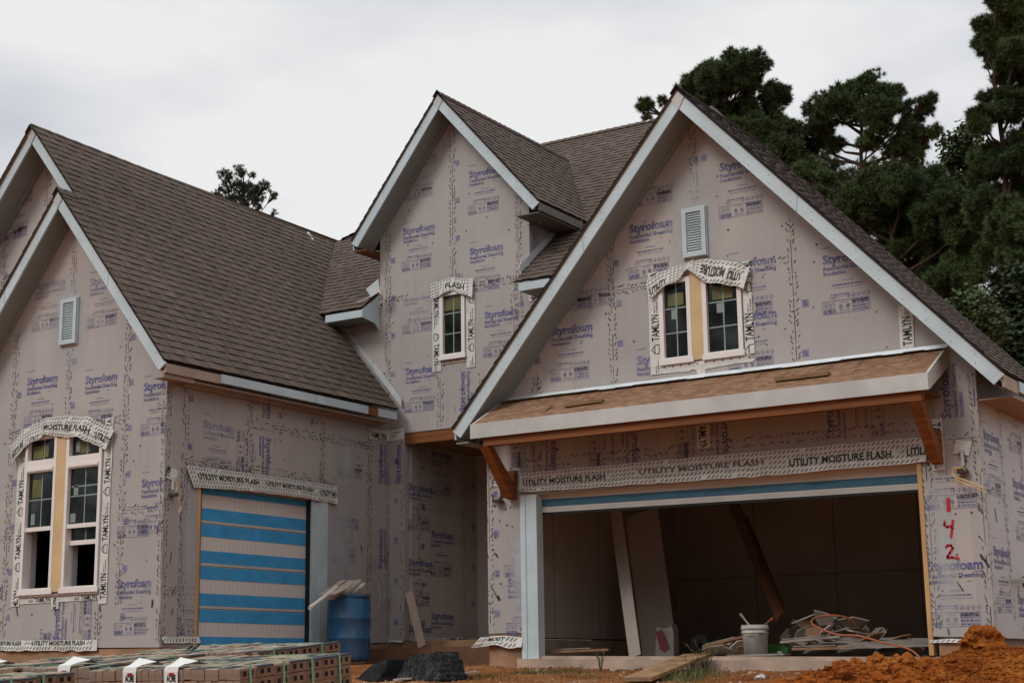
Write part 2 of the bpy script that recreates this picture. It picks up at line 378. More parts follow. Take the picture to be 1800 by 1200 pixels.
def clip_convex(poly, cv):
    n = len(cv)
    for i in range(n):
        a, b = cv[i], cv[(i+1) % n]; o = []
        side = lambda p: (b[0]-a[0])*(p[1]-a[1])-(b[1]-a[1])*(p[0]-a[0])
        for j in range(len(poly)):
            p, q = poly[j], poly[(j+1) % len(poly)]; sp, sq = side(p), side(q)
            if sp >= -1e-9: o.append(p)
            if (sp >= -1e-9) != (sq >= -1e-9):
                t = sp/(sp-sq); o.append((p[0]+t*(q[0]-p[0]), p[1]+t*(q[1]-p[1])))
        poly = o
        if len(poly) < 3: return []
    return poly
class Sheet:
    """2D drawing surface lying on a wall: (u, z) -> 3D, lifted off the wall"""
    def __init__(s, mb, axis, at, clip, lift=0.003, holes=()):
        s.holes = holes; s.mb, s.axis, s.at, s.clip, s.lift = mb, axis, at, clip, lift
    def P(s, u, z, k=1):
        return Vector((u, s.at-s.lift*k, z)) if s.axis == 'Y' else Vector((s.at+s.lift*k, u, z))
    def at_px(s, x, y):
        p = onY(x, y, s.at) if s.axis == 'Y' else onX(x, y, s.at)
        return (p.x, p.z) if s.axis == 'Y' else (p.y, p.z)
    def poly(s, pts, mat, k=1, clip=None):
        p = clip_rect([tuple(q) for q in pts], clip or s.clip); todo = [p] if p else []
        for h in s.holes:
            nxt = []
            for q in todo:
                if max(v[0] for v in q) <= h[0] or min(v[0] for v in q) >= h[2] or max(v[1] for v in q) <= h[1] or min(v[1] for v in q) >= h[3]: nxt.append(q); continue
                for r in ((-99, h[0], -99, 99), (h[2], 99, -99, 99), (h[0], h[2], -99, h[1]), (h[0], h[2], h[3], 99)):
                    c = clip_rect(q, r)
                    if c: nxt.append(c)
            todo = nxt
        for q in todo: s.mb.face([s.P(a, b, k) for a, b in q], mat)
    def text(s, txt, u, z, width, mat, rot=0, bold=0.0, k=1, hscale=None, clip=None):
        vs, fs, w = glyphs(txt, bold); sx = width/w; sy = hscale if hscale else sx
        c, d = math.cos(math.radians(rot)), math.sin(math.radians(rot))
        T = lambda v: (u+v[0]*sx*c-v[1]*sy*d, z+v[0]*sx*d+v[1]*sy*c)
        for f in fs: s.poly([T(vs[i]) for i in f], mat, k, clip)
    def rect(s, u0, z0, u1, z1, mat, rot=0, org=None, k=1):
        pts = [(u0, z0), (u1, z0), (u1, z1), (u0, z1)]
        if rot:
            c, d = math.cos(math.radians(rot)), math.sin(math.radians(rot)); o = org or (u0, z0)
            pts = [(o[0]+(a-o[0])*c-(b-o[1])*d, o[1]+(a-o[0])*d+(b-o[1])*c) for a, b in pts]
        s.poly(pts, mat, k)
    def stroke(s, pts, w, mat, k=1):
        for a, b in zip(pts, pts[1:]):
            a, b = Vector(a), Vector(b); d = (b-a).normalized(); n = Vector((-d.y, d.x))*w/2
            s.poly([tuple(a-n-d*w*0.3), tuple(b-n+d*w*0.3), tuple(b+n+d*w*0.3), tuple(a+n-d*w*0.3)], mat, k)
    # --- what the insulation sheets carry
    def block(s, u, z, strong=True, rot=0, word=True, box=True, sub=True, lines=True):
        R = random.Random(int(u*131+z*977)); ik = 'ink' if strong else 'ink_faint'
        c, d = math.cos(math.radians(rot)), math.sin(math.radians(rot))
        def T(a, b): return (u+a*c-b*d, z+a*d+b*c)
        def q(a0, b0, a1, b1, mt=ik): s.poly([T(a0, b0), T(a1, b0), T(a1, b1), T(a0, b1)], mt)
        def line(a0, a1, b, h, mt='ink_faint'):
            x = a0
            while x < a1:
                w = min(R.uniform(0.015, 0.06), a1-x); q(x, b, x+w, b+h, mt); x += w+R.uniform(0.006, 0.012)
        if word:
            s.text('Styrofoam', *T(0, 0), 0.605, ik, rot, 0.036)
            a = T(-0.005, 0.178); s.text('<DUPONT>', *a, 0.15, 'ink_faint', rot, 0.01)
            q(0.5, -0.03, 0.60, -0.018, 'ink_faint')
        if sub:
            s.text('Residential Sheathing', *T(0.005, -0.082), 0.60, ik, rot, 0.024)
            s.text('Insulation', *T(0.005, -0.142), 0.27, ik, rot, 0.024)
            q(0.42, -0.128, 0.47, -0.122)
        if lines:
            line(0.22, 0.36, -0.225, 0.012); line(0.10, 0.47, -0.275, 0.016, ik); line(0.12, 0.46, -0.305, 0.010)
        if box:
            line(0.08, 0.30, -0.385, 0.012, ik); line(0.06, 0.14, -0.42, 0.010)
            q(0.06, -0.405, 0.56, -0.401, 'ink_faint')
            for i in range(5):
                x = 0.27+i*0.06; q(x, -0.43, x+0.004, -0.365, 'ink_faint'); q(x+0.018, -0.395, x+0.032, -0.380); q(x+0.018, -0.425, x+0.032, -0.412)
            x0, x1, y0, y1 = -0.03, 0.535, -0.60, -0.445
            for a0, b0, a1, b1 in ((x0, y0, x1, y0+.005), (x0, y1-.005, x1, y1), (x0, y0, x0+.005, y1), (x1-.005, y0, x1, y1)): q(a0, b0, a1, b1)
            for i in range(4): line(x0+.02, x0+.15, y1-.03-i*.017, 0.007)
            for i in range(3): line(x0+.015, x0+.16, y0+.045-i*.016, 0.012, ik)
            for cx in (0.19, 0.27):
                pts = [(cx+0.022*math.cos(t*math.pi/5), -0.525+0.026*math.sin(t*math.pi/5)) for t in range(10)]
                for i in range(10):
                    a, b = pts[i], pts[(i+1) % 10]; m_ = (cx, -0.525)
                    s.poly([T(*a), T(*b), T(m_[0]+(b[0]-m_[0])*.65, m_[1]+(b[1]+.525)*.65), T(m_[0]+(a[0]-m_[0])*.65, m_[1]+(a[1]+.525)*.65)], ik)
                q(cx-.006, -0.535, cx+.006, -0.515)
            line(0.18, 0.28, -0.475, 0.010); line(0.17, 0.29, -0.575, 0.012)
            for i in range(7): line(0.325, 0.52, y1-.026-i*.0185, 0.013 if i in (0, 1, 4, 6) else 0.008, ik if i % 2 == 0 else 'ink_faint')
            q(0.325, y1-.052, 0.52, y1-.014, 'ink_faint')
    def square(s, u, z, w=0.085):
        s.rect(u, z, u+w, z+w*1.05, 'ink_faint'); 
        for i in range(3): s.rect(u+.012, z+.016+i*.024, u+w-.012, z+.026+i*.024, 'ink', k=1.5)
    def squares(s, u, z0, z1, step=0.5):
        z = z0
        while z < z1: s.square(u, z); z += step
    def seam(s, u0, z0, u1, z1, dens=1.0, gap=True):
        R = random.Random(int(u0*77+z0*31+u1*13)); a, b = Vector((u0, z0)), Vector((u1, z1)); L = (b-a).length; d = (b-a)/L; n = Vector((-d.y, d.x))
        if gap:
            p = 0.0
            while p < L:
                w = R.uniform(0.05, 0.25); e = min(L, p+w)
                s.stroke([tuple(a+d*p), tuple(a+d*e)], R.choice((0.004, 0.005, 0.008)), R.choice(('seam', 'seam', 'seam_tape')), 1.2)
                p = e
        p = 0.02
        while p < L:
            for sg in (-1, 1):
                if R.random() < 0.80*dens:
                    o = a+d*(p+R.uniform(-.015, .015))+n*sg*R.uniform(.028, .055); l = R.uniform(.025, .055)
                    t = math.atan2(d.y, d.x)+sg*R.uniform(.25, .8)
                    e = Vector((math.cos(t), math.sin(t)))*l/2
                    s.stroke([tuple(o-e), tuple(o+e)], R.uniform(.007, .013), R.choice(('staple', 'staple', 'seam', 'nail')), 1.5)
                if R.random() < 0.55:
                    o = a+d*(p+R.uniform(-.03, .03))+n*sg*R.uniform(.0, .06); l = R.uniform(.03, .07)
                    e = Vector((math.cos(R.uniform(0, 3)), math.sin(R.uniform(0, 3))))*l/2
                    if e.length > .01: s.stroke([tuple(o-e), tuple(o+e)], R.uniform(.006, .014), 'seam_tape', 1.3)
            p += R.uniform(.05, .075)
    def nails(s, n, u0, u1, z0, z1, seed=1):
        R = random.Random(seed)
        for i in range(n):
            u, z = R.uniform(u0, u1), R.uniform(z0, z1); r = R.uniform(.009, .015)
            s.poly([(u+r*math.cos(t), z+r*math.sin(t)) for t in (0, 1.05, 2.1, 3.14, 4.19, 5.24)], R.choice(('nail', 'staple')), 1.6)
    def smears(s, pts, seed=3):
        R = random.Random(seed)
        for u, z in pts:
            t = R.uniform(1.2, 2.2); l = R.uniform(.06, .16); e = Vector((math.cos(t), math.sin(t)))*l/2; o = Vector((u, z)); w = R.uniform(.01, .028)
            s.stroke([tuple(o-e), tuple(o), tuple(o+e*1.0+Vector((R.uniform(-.015, .015), 0)))], w, 'staple', 1.7)
    def spray(s, u0, z0, u1, z1):
        s.mb.face([s.P(u0, z0, 1.8), s.P(u1, z0, 1.8), s.P(u1, z1, 1.8), s.P(u0, z1, 1.8)], 'overspray', uv=((0, 0), (1, 0), (1, 1), (0, 1)))

# ------------------------------------------------------------------ house
Yl, Yg, Ye, Yb = 14.652, 16.88, 19.477, 15.06     # fronts: left wing, garage, entry/upper, big left gable
Xl, Xg0, Xg1, Xr = -14.53, -11.04, -4.705, -14.217
HL = (-11.0, 17.0, 0.0)
house = thing('house', 'unfinished gabled house wrapped in printed grey insulation sheathing under a brown shingle roof', 'house', HL)
def part(mb, name, label=None, **k): return mb.build(name, house, label, **k)
hY = lambda px, py, Y: onY(px, py, Y)

def rect_px(Y, x0, y0, x1, y1):
    a, b, c, d = onY(x0, y0, Y), onY(x1, y0, Y), onY(x1, y1, Y), onY(x0, y1, Y)
    return ((a.x+d.x)/2, (c.z+d.z)/2, (b.x+c.x)/2, (a.z+b.z)/2)     # u0 z0 u1 z1
def hole(r): return [(r[0], r[1]), (r[2], r[1]), (r[2], r[3]), (r[0], r[3])]
def wallY(outer, Y, holes=(), t=0.14, mt='foam'):
    mb = MB(); mb.prism([(a, Y, b) for a, b in outer], (0, t, 0), mt, [[(a, Y, b) for a, b in h] for h in holes]); return mb
def wallX(outer, X, holes=(), t=-0.14, mt='foam'):
    mb = MB(); mb.prism([(X, a, b) for a, b in outer], (t, 0, 0), mt, [[(X, a, b) for a, b in h] for h in holes]); return mb

# roof lines
LS, LE, LZ = 1.24, -14.237, 3.979                 # left wing slope, eave X, eave z
lw = lambda X: LZ+LS*(LE-X)
SGX, SGZ = -16.373, 6.626                         # small gable ridge
BGX, BGZ = -17.385, 7.86                          # big gable ridge
def sg(X): return lw(X) if X > SGX else SGZ-LS*(SGX-X)
def bgz(X): return lw(X) if X > BGX else BGZ-1.2*(BGX-X)
GPX, GPZ, GL, GR = -7.915, 6.936, 1.155, 1.075    # garage gable
gz = lambda X: GPZ-(GR*(X-GPX) if X > GPX else GL*(GPX-X))
DPX, DPZ, DL, DR = -13.31, 8.874, 1.255, 1.14     # dormer
dz = lambda X: DPZ-(DR*(X-DPX) if X > DPX else DL*(DPX-X))
MY, MZ, MS = 19.027, 5.63, 0.80                   # main roof eave line
mz = lambda Y: MZ+MS*(Y-MY)

# ---- windows geometry (front left pair, gable pair, dormer single)
WL = [rect_px(Yl, 43, 770, 98, 1040), rect_px(Yl, 115.5, 768, 178, 1037)]
WL[0] = (WL[0][0], WL[0][1], WL[0][2], 3.28); WL[1] = (WL[1][0], WL[0][1], WL[1][2], 3.28)
WG = [rect_px(Yg, 1161, 490, 1214, 636), rect_px(Yg, 1237, 487, 1306, 627)]
WG[0] = (WG[0][0], WG[0][1], WG[0][2]+.02, WG[0][3]); WG[1] = (WG[1][0], WG[0][1], WG[1][2], WG[0][3])
WD = rect_px(Ye, 774.5, 512, 818.5, 628)

# W1 front-left gable wall
o = [(-18.25, .45), (Xl, .39), (Xl, sg(Xl)-.07), (SGX, SGZ-.09), (-18.25, sg(-18.25)-.07)]
mb = wallY(o, Yl, [hole(r) for r in WL]); s = Sheet(mb, 'Y', Yl, (-18.25, Xl, .45, 6.6), holes=WL)
for x, y, st in ((48, 677, 1), (150, 675, 1), (253, 687, 1), (62, 510, 0), (158, 503, 0), (249, 856, 1), (206, 1033, 1), (-47, 1043, 1)):
    s.block(*s.at_px(x, y), bool(st))
s.block(*s.at_px(212, 865), True, word=False, sub=False, lines=False)
s.block(*s.at_px(103, 1125), True, 90); s.block(*s.at_px(33, 1185), True, 90, word=False, sub=False)
u1, u2 = s.at_px(129, 500)[0], s.at_px(223, 650)[0]; u0 = s.at_px(28, 650)[0]
s.seam(u1, 3.4, u1, 5.9); s.seam(u2, 0.95, u2+.02, 4.8); s.seam(u0, .6, u0, 4.8)
a = s.at_px(20, 757); b = s.at_px(222, 712); s.seam(a[0], 3.36, b[0], 3.36); s.seam(-18.2, 1.95, -17.36, 1.95)
s.seam(u2, s.at_px(215, 897)[1], Xl-.02, s.at_px(215, 897)[1]); s.seam(Xl-.012, .4, Xl-.012, 4.0)
s.seam(s.at_px(172, 1090)[0], .5, s.at_px(172, 1090)[0], .92)
s.squares(u2+.05, .75, 4.5, .61); s.squares(u0+.05, .8, 4.4, .61); s.squares(u1+.05, 3.6, 5.2, .61)
s.nails(60, -18.2, Xl, .5, 5, 4); s.smears([s.at_px(*q) for q in ((277, 930), (277, 980), (268, 1060), (284, 1100), (30, 1072), (176, 1068), (98, 1070), (292, 980))])
c = s.at_px(123, 566); s.spray(c[0]-.42, c[1]-.75, c[0]+.42, c[1]+.75)
part(mb, 'foam_wall')
# W2 right side of left wing with the single garage door
dL = (onX(345, 1000, Xl).y, onX(572, 1000, Xl).y); dtop = onX(352, 850, Xl).z; dbot = .335
o = [(Yl+.141, .39), (dL[0], .39), (dL[0], dtop), (dL[1], dtop), (dL[1], .42), (Ye, .5), (Ye, 4.2), (Yl+.141, 4.2)]
mb = wallX(o, Xl); s = Sheet(mb, 'X', Xl, (Yl, Ye, .4, 3.95), holes=[(dL[0]-.01, 0, dL[1]+.01, dtop)])
s.block(*s.at_px(357, 751), False); s.block(*s.at_px(468, 768), True, -90); s.block(*s.at_px(585, 915), False); s.block(*s.at_px(470, 660), True, -90, box=False)
s.block(*s.at_px(672, 850), True, 90, box=False); s.block(*s.at_px(672, 1000), True, 90, box=False); s.block(*s.at_px(598, 765), False, word=False)
s.block(*s.at_px(315, 1035), True, 0, word=False, sub=False)
for px in (327, 440, 568, 650):
    u = s.at_px(px, 720)[0]; s.seam(u, 2.75 if px < 570 and px > 340 else .6, u, 3.95)
s.seam(s.at_px(440, 715)[0], 3.42, Ye-.4, 3.42); s.seam(s.at_px(325, 800)[0], 2.80, s.at_px(590, 830)[0], 2.80); s.seam(s.at_px(325, 830)[0], .6, s.at_px(325, 830)[0], 2.6)
s.seam(s.at_px(683, 900)[0], .6, s.at_px(683, 900)[0], 3.8); s.seam(Yl+.05, 1.1, dL[0], 1.1)
s.seam(Yl+.03, .5, Yl+.03, 3.9)
for q in ((332, 705), (330, 790), (490, 735), (545, 745)): s.square(*s.at_px(*q))
s.nails(50, Yl+.1, Ye, 2.8, 3.9, 5); s.nails(16, 18.1, Ye, .7, 2.8, 6)
s.smears([s.at_px(*q) for q in ((605, 965), (607, 1010), (635, 965), (300, 980), (304, 1040), (302, 1075))], 8)
c = s.at_px(592, 900); s.spray(c[0]-.30, .4, c[0]+.42, 2.9); c = s.at_px(334, 950); s.spray(c[0]-.22, .5, c[0]+.16, 2.6)
c = s.at_px(605, 790); s.spray(c[0]-.2, c[1]-.6, c[0]+.3, c[1]+.3)
part(mb, 'foam_wall')
# W3 entry and dormer wall
ez = 3.655
o = [(Xl, .52), (-14.25, .52), (-14.25, ez), (-7.9, ez), (-7.9, 5.55), (-11.93, 5.55), (-11.93, dz(-11.93)-.07), (DPX, DPZ-.09), (-14.73, dz(-14.73)-.07), (-14.73, 5.55), (-17.2, 5.55), (-17.2, 3.9), (Xl, 3.9)]
mb = wallY(o, Ye, [hole(WD)]); s = Sheet(mb, 'Y', Ye, (-17.2, -11.93, .55, 8.8), holes=[WD, (-14.25, 0, -11, ez)])
for x, y, st in ((709, 413, 1), (825, 313, 1), (826, 448, 1), (852, 560, 1), (713.6, 659, 1)): s.block(*s.at_px(x, y), bool(st))
s.block(*s.at_px(712, 290), False); s.block(*s.at_px(710, 522), False, word=False)
s.block(*s.at_px(818, 722), True, 90, box=False)
ua, ub, uc = s.at_px(682, 500)[0], s.at_px(795, 300)[0], s.at_px(912, 430)[0]
s.seam(ua, 4.2, ua, 7.0); s.seam(ub, 5.9, ub, 8.5); s.seam(uc, 5.2, uc, 7.1); s.seam(s.at_px(903, 520)[0], 4.3, s.at_px(903, 520)[0], 5.85)
s.seam(ua-.2, 5.77, -14.2, 5.80); s.seam(-13.4, 5.80, uc+.1, 5.80)
u = s.at_px(774, 690)[0]; s.seam(u, 3.7, u, 4.45); u = s.at_px(817, 660)[0]; s.seam(u, 3.9, u, 4.45)
s.seam(-14.27, .6, -14.27, 3.7)
s.squares(ua+.06, 3.95, 6.6, .61); s.squares(ub+.05, 5.95, 8.0, .61); s.squares(-14.45, .75, 3.4, .61); s.square(*s.at_px(912, 540))
s.block(*s.at_px(704, 850), True, 90, box=False, sub=False)
s.nails(50, -14.6, -12, 3.8, 7.4, 9)
part(mb, 'foam_wall')
# W4 dormer cheeks
for X, t, sh in ((-11.93, -.14, True), (-14.73, .14, False)):
    z1 = dz(X)-.07
    mb = wallX([(Ye+.141, 5.4), (21.0, mz(21.0)-.05), (21.0, z1), (Ye+.141, z1)] if True else [], X, t=t)
    if sh:
        s = Sheet(mb, 'X', X, (Ye, 21, 5.5, z1)); s.block(Ye+.16, 5.95, True, 90); s.block(Ye+.75, 6.15, False, word=False)
        s.seam(Ye+.03, 5.6, Ye+.03, z1)
    part(mb, 'foam_wall')
# W5 garage front
GD = (onY(946, 1000, Yg).x, onY(1624, 1000, Yg).x, 2.20)
go0 = onY(918, 1000, Yg).x
o = [(Xg0, .50), (go0, .50), (go0, GD[2]), (GD[1]+.03, GD[2]), (GD[1]+.03, .33), (Xg1, .30), (Xg1, gz(Xg1)-.07), (GPX, GPZ-.09), (Xg0, gz(Xg0)-.07)]
mb = wallY(o, Yg, [hole(r) for r in WG]); s = Sheet(mb, 'Y', Yg, (Xg0, Xg1, .34, 6.8), holes=WG+[(go0, 0, GD[1]+.03, GD[2])])
for x, y, st in ((1106, 410, 1), (1265, 302, 1), (969, 590, 1), (1446, 465, 1), (1281, 474, 1), (1282, 568, 1), (1119.5, 641, 1)): s.block(*s.at_px(x, y), bool(st))
for x, y in ((1112, 285), (975, 470), (1012, 462)): s.block(*s.at_px(x, y), x != 1012, word=False, sub=False, lines=False)
for x in (968, 1110, 1268): s.block(*s.at_px(x, 735+(-12 if x > 1200 else 8)), True, -90)
s.block(*s.at_px(1467, 770), True, 90); s.block(*s.at_px(1672, 735), True, 90)
s.block(*s.at_px(1625, 800), True, word=False, sub=False); s.block(*s.at_px(1630, 1003), True)
s.block(*s.at_px(893, 1031), True); s.block(*s.at_px(890, 930), True, word=False, sub=False)
for px, py, z0, z1 in ((1217, 250, 5.6, 6.5), (1390, 430, 3.5, 5.2), (1075, 520, 3.5, 5.5), (945, 660, 3.45, 3.75), (942, 650, 2.3, 3.7)): u = s.at_px(px, py)[0]; s.seam(u, z0, u, z1)
s.seam(s.at_px(1075, 490)[0], 4.66, s.at_px(1145, 490)[0], 4.66, gap=True); s.seam(-7.6, 4.7, s.at_px(1390, 470)[0], 4.7, .4, False)
s.seam(Xg0+.03, .6, Xg0+.03, 2.9); s.seam(Xg1-.03, .4, Xg1-.03, 3.1); s.seam(GD[1]+.10, .4, GD[1]+.10, 2.2); s.seam(go0, 2.60, GD[1], 2.60, .9, False)
s.seam(-5.3, 2.42, Xg1, 2.42, .6)
for px, py in ((1078, 470), (1083, 540), (1085, 610), (1217, 288), (1232, 285), (1410, 540), (1410, 628), (940, 640), (1725, 755)): s.square(*s.at_px(px, py))
s.squares(Xg0+.09, .7, 2.8, .50)
s.nails(70, -10.5, -5.2, 3.5, 6.2, 12); s.nails(24, Xg0, -10.5, .6, 2.8, 13); s.nails(20, -5.3, Xg1, .4, 2.9, 14)
s.smears([s.at_px(*q) for q in ((873, 975), (877, 1050), (872, 1045), (1724, 895), (1732, 985), (1688, 1030), (1668, 1110), (868, 880))], 15)
c = s.at_px(1223, 400); s.spray(c[0]-.42, c[1]-.75, c[0]+.40, c[1]+.85); c = s.at_px(908, 1000); s.spray(c[0]-.12, .5, c[0]+.2, 2.2)
c = s.at_px(1662, 1000); s.spray(c[0]-.17, .20, c[0]+.16, 2.15)
# painted house number
def px_stroke(pts, w): s.stroke([s.at_px(*q) for q in pts], w, 'red', 2.4)
px_stroke([(1667, 877), (1668, 897)], .042)
px_stroke([(1661, 916), (1660, 922), (1665, 926), (1672, 924)], .026); px_stroke([(1675, 914), (1674, 928), (1672, 944)], .026)
px_stroke([(1663, 962), (1666, 958), (1672, 958), (1675, 963), (1670, 971), (1666, 977), (1666, 980), (1674, 979), (1685, 981)], .026)
px_stroke([(1682, 974), (1683, 975)], .02)
part(mb, 'foam_wall')
# W6 garage sides
mb = wallX([(Yg+.141, .30), (19.2, .30), (19.2, 3.12), (Yg+.141, 3.12)], Xg1); s = Sheet(mb, 'X', Xg1, (Yg, 19.2, .35, 3.1))
for x, y in ((1729, 770), (1781, 855), (1747, 975), (1790, 1060)): s.block(*s.at_px(x, y), True)
s.block(*s.at_px(1768, 700), False, word=False)
for px in (1764, 1798): u = s.at_px(px, 850)[0]; s.seam(u, .5, u, 3.0, .6)
s.seam(Yg+.03, .35, Yg+.03, 3.0); s.nails(14, Yg, 19, .5, 3, 17); s.smears([s.at_px(*q) for q in ((1750, 905), (1762, 985), (1760, 1040), (1790, 1040))], 19)
part(mb, 'foam_wall')
mb = wallX([(Yg+.141, .45), (21.42, .45), (21.42, 3.5), (Yg+.141, 3.5)], Xg0, t=.09, mt='bounce_cut'); part(mb, 'foam_wall')  # unseen porch side, blackened to dim the recess
# W7 porch recess
mb = wallX([(Ye+.141, .52), (21.42, .55), (21.42, 3.62), (Ye+.141, 3.62)], Xr); s = Sheet(mb, 'X', Xr, (Ye, 21.42, .6, 3.5))
for y in (801, 943, 1087): s.block(*s.at_px(758, y), True)
for y in (860, 993, 1110): s.block(*s.at_px(719, y), True)
for px in (737, 815): u = s.at_px(px, 900)[0]; s.seam(u, .6, u, 3.5, .8)
for py in (825, 895, 965, 1032, 1100): s.square(*s.at_px(741, py))
for py in (860, 930, 1000, 1065): s.square(*s.at_px(842 if False else 829, py))
part(mb, 'foam_wall')
mb = wallY([(Xr, .5), (Xg0, .5), (Xg0, 3.62), (Xr, 3.62)], 21.42); part(mb, 'foam_wall')
# W8 big left gable
o = [(-20.3, .5), (-18.4, .5), (-18.4, 3.62), (-16.2, 3.62), (-16.2, bgz(-16.2)-.07), (BGX, BGZ-.09), (-20.3, bgz(-20.3)-.07)]
mb = wallY(o, Yb); s = Sheet(mb, 'Y', Yb, (-20.3, -16.2, 4, 7.8))
s.block(*s.at_px(8, 355), True); s.block(*s.at_px(0, 360), False, word=False); s.block(*s.at_px(5, 492), True)
u = s.at_px(84, 340)[0]; s.seam(u, 5, u, 7.4); u = s.at_px(8, 470)[0]; s.seam(u, 5, u, 7); s.nails(14, -18.8, -17, 5, 7.2, 22)
part(mb, 'foam_wall')
# unseen outer walls that close the shell
mb = MB()
mb.box((-20.44, Yb, .3), (-20.3, 27.9, 4.2), 'foam'); mb.box((-20.3, 27.9, .3), (-10.76, 28.04, 5.55), 'foam'); mb.box((-10.9, 24.2, 3.0), (-10.76, 27.9, 5.55), 'foam'); mb.box((-8.0, Ye+.15, 3.0), (-7.86, 24.2, 5.3), 'foam'); mb.box((-10.9, 24.06, 3.0), (-8.0, 24.2, 5.3), 'foam')
mb.box((-7.3, 23.2, .3), (Xg1, 23.34, 3.1), 'foam'); mb.box((Xg1-.14, 19.2, .3), (Xg1, 23.2, 3.05), 'foam')
mb.box((-18.39, Yl+.141, .45), (-18.25, Yb, 4.1), 'foam')
part(mb, 'rear_wall')

# ------------------------------------------------------------------ roof
SH = [(0.110, 0.080, 0.063), (0.118, 0.082, 0.067), (0.104, 0.078, 0.062), (0.122, 0.086, 0.069), (0.111, 0.077, 0.063), (0.106, 0.080, 0.063)]
def shingles(mb, poly, mp, seed, e=0.143):
    """poly: convex CCW polygon in (a, b); mp(a, b, h) -> 3D"""
    R = random.Random(seed); a0 = min(p[0] for p in poly); a1 = max(p[0] for p in poly); b0 = min(p[1] for p in poly); b1 = max(p[1] for p in poly)
    k = 0
    while b0+k*e < b1:
        lo = b0+k*e; hi = lo+e; a = a0-R.uniform(0, .3); high = R.random() < .5
        while a < a1:
            w = R.uniform(.12, .24) if high else R.uniform(.09, .20)
            h = .014 if high else .007
            q = clip_convex([(a, lo), (a+w, lo), (a+w, hi), (a, hi)], poly)
            if q:
                t = R.choice(SH); v = R.uniform(.9, 1.1)*(.94 if not high else 1.0); c = tuple(x*v for x in t)
                hh = lambda b: h+( .001-h)*(b-lo)/e
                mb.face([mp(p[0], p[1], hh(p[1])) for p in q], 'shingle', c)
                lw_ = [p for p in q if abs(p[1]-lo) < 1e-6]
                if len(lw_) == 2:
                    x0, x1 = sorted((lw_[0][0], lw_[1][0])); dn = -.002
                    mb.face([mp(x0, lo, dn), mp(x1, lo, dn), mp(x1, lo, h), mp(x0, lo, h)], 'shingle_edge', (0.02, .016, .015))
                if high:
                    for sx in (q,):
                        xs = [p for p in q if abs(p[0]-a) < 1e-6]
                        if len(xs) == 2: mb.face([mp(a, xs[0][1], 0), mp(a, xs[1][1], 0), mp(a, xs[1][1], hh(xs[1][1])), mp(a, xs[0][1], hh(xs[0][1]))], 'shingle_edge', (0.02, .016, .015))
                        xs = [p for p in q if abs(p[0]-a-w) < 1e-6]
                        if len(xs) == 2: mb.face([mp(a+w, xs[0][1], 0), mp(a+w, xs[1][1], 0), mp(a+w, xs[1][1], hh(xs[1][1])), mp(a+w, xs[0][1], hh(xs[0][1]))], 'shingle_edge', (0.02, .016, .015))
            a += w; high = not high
        k += 1
def deck(mb, poly, mp, t=.022):
    top = [mp(a, b, 0) for a, b in poly]; bot = [mp(a, b, -t) for a, b in poly]; n = len(poly)
    mb.face(top, 'shingle_edge', (.02, .02, .02)); mb.face(list(reversed(bot)), 'ply', (.3, .2, .1))
    for i in range(n): mb.face([top[i], bot[i], bot[(i+1) % n], top[(i+1) % n]], 'shingle_edge', (.02, .02, .02))
def ccw(p):
    A = sum(p[i][0]*p[(i+1) % len(p)][1]-p[(i+1) % len(p)][0]*p[i][1] for i in range(len(p)))
    return p if A > 0 else p[::-1]
def slope(pts, upv, seed, label=None, pieces=None, mats=None):
    """planar roof slope through 3D pts (convex)"""
    P = [Vector(p) for p in pts]; n = (P[1]-P[0]).cross(P[2]-P[0]).normalized()
    if n.z < 0: n = -n
    A = Vector((0, 0, 1)).cross(n); A.normalize(); B = n.cross(A); o = P[0]
    mp = lambda a, b, h: o+A*a+B*b+n*h
    q = ccw([((p-o).dot(A), (p-o).dot(B)) for p in P])
    mb = MB(); deck(mb, q, mp); shingles(mb, q, mp, seed); return part(mb, 'roof_slope', label)
# left wing, right slope (its ridge sags slightly towards the back)
ls = lambda Y: LS+(1.168-LS)*(Y-14.31)/7.3
lsz = lambda Y, d: 3.985+.004*(Y-14.31)+ls(Y)*d
K = math.hypot(1, 1.2); nl = Vector((1.2, 0, 1)).normalized()
mpl = lambda a, b, h: Vector((LE-b/K, a, lsz(a, b/K)))+nl*h
rd = (LE-BGX)*K
poly = ccw([(14.29, 0), (19.3, 0), (19.3, (LE+15.7)*K), (21.62, rd), (14.62, rd), (14.62, (LE-SGX)*K+.01), (14.29, (LE-SGX)*K)])
for pc, sd_ in (([(14.62, 0), (19.3, 0), (19.3, rd), (14.62, rd)], 1), ([(19.3, (LE+15.62)*K), (21.6, rd), (19.3, rd)], 9), ([(14.29, 0), (14.618, 0), (14.618, (LE-SGX)*K), (14.29, (LE-SGX)*K)], 2)):
    mb = MB(); q = ccw(pc); deck(mb, q, mpl); shingles(mb, q, mpl, sd_); part(mb, 'roof_slope')
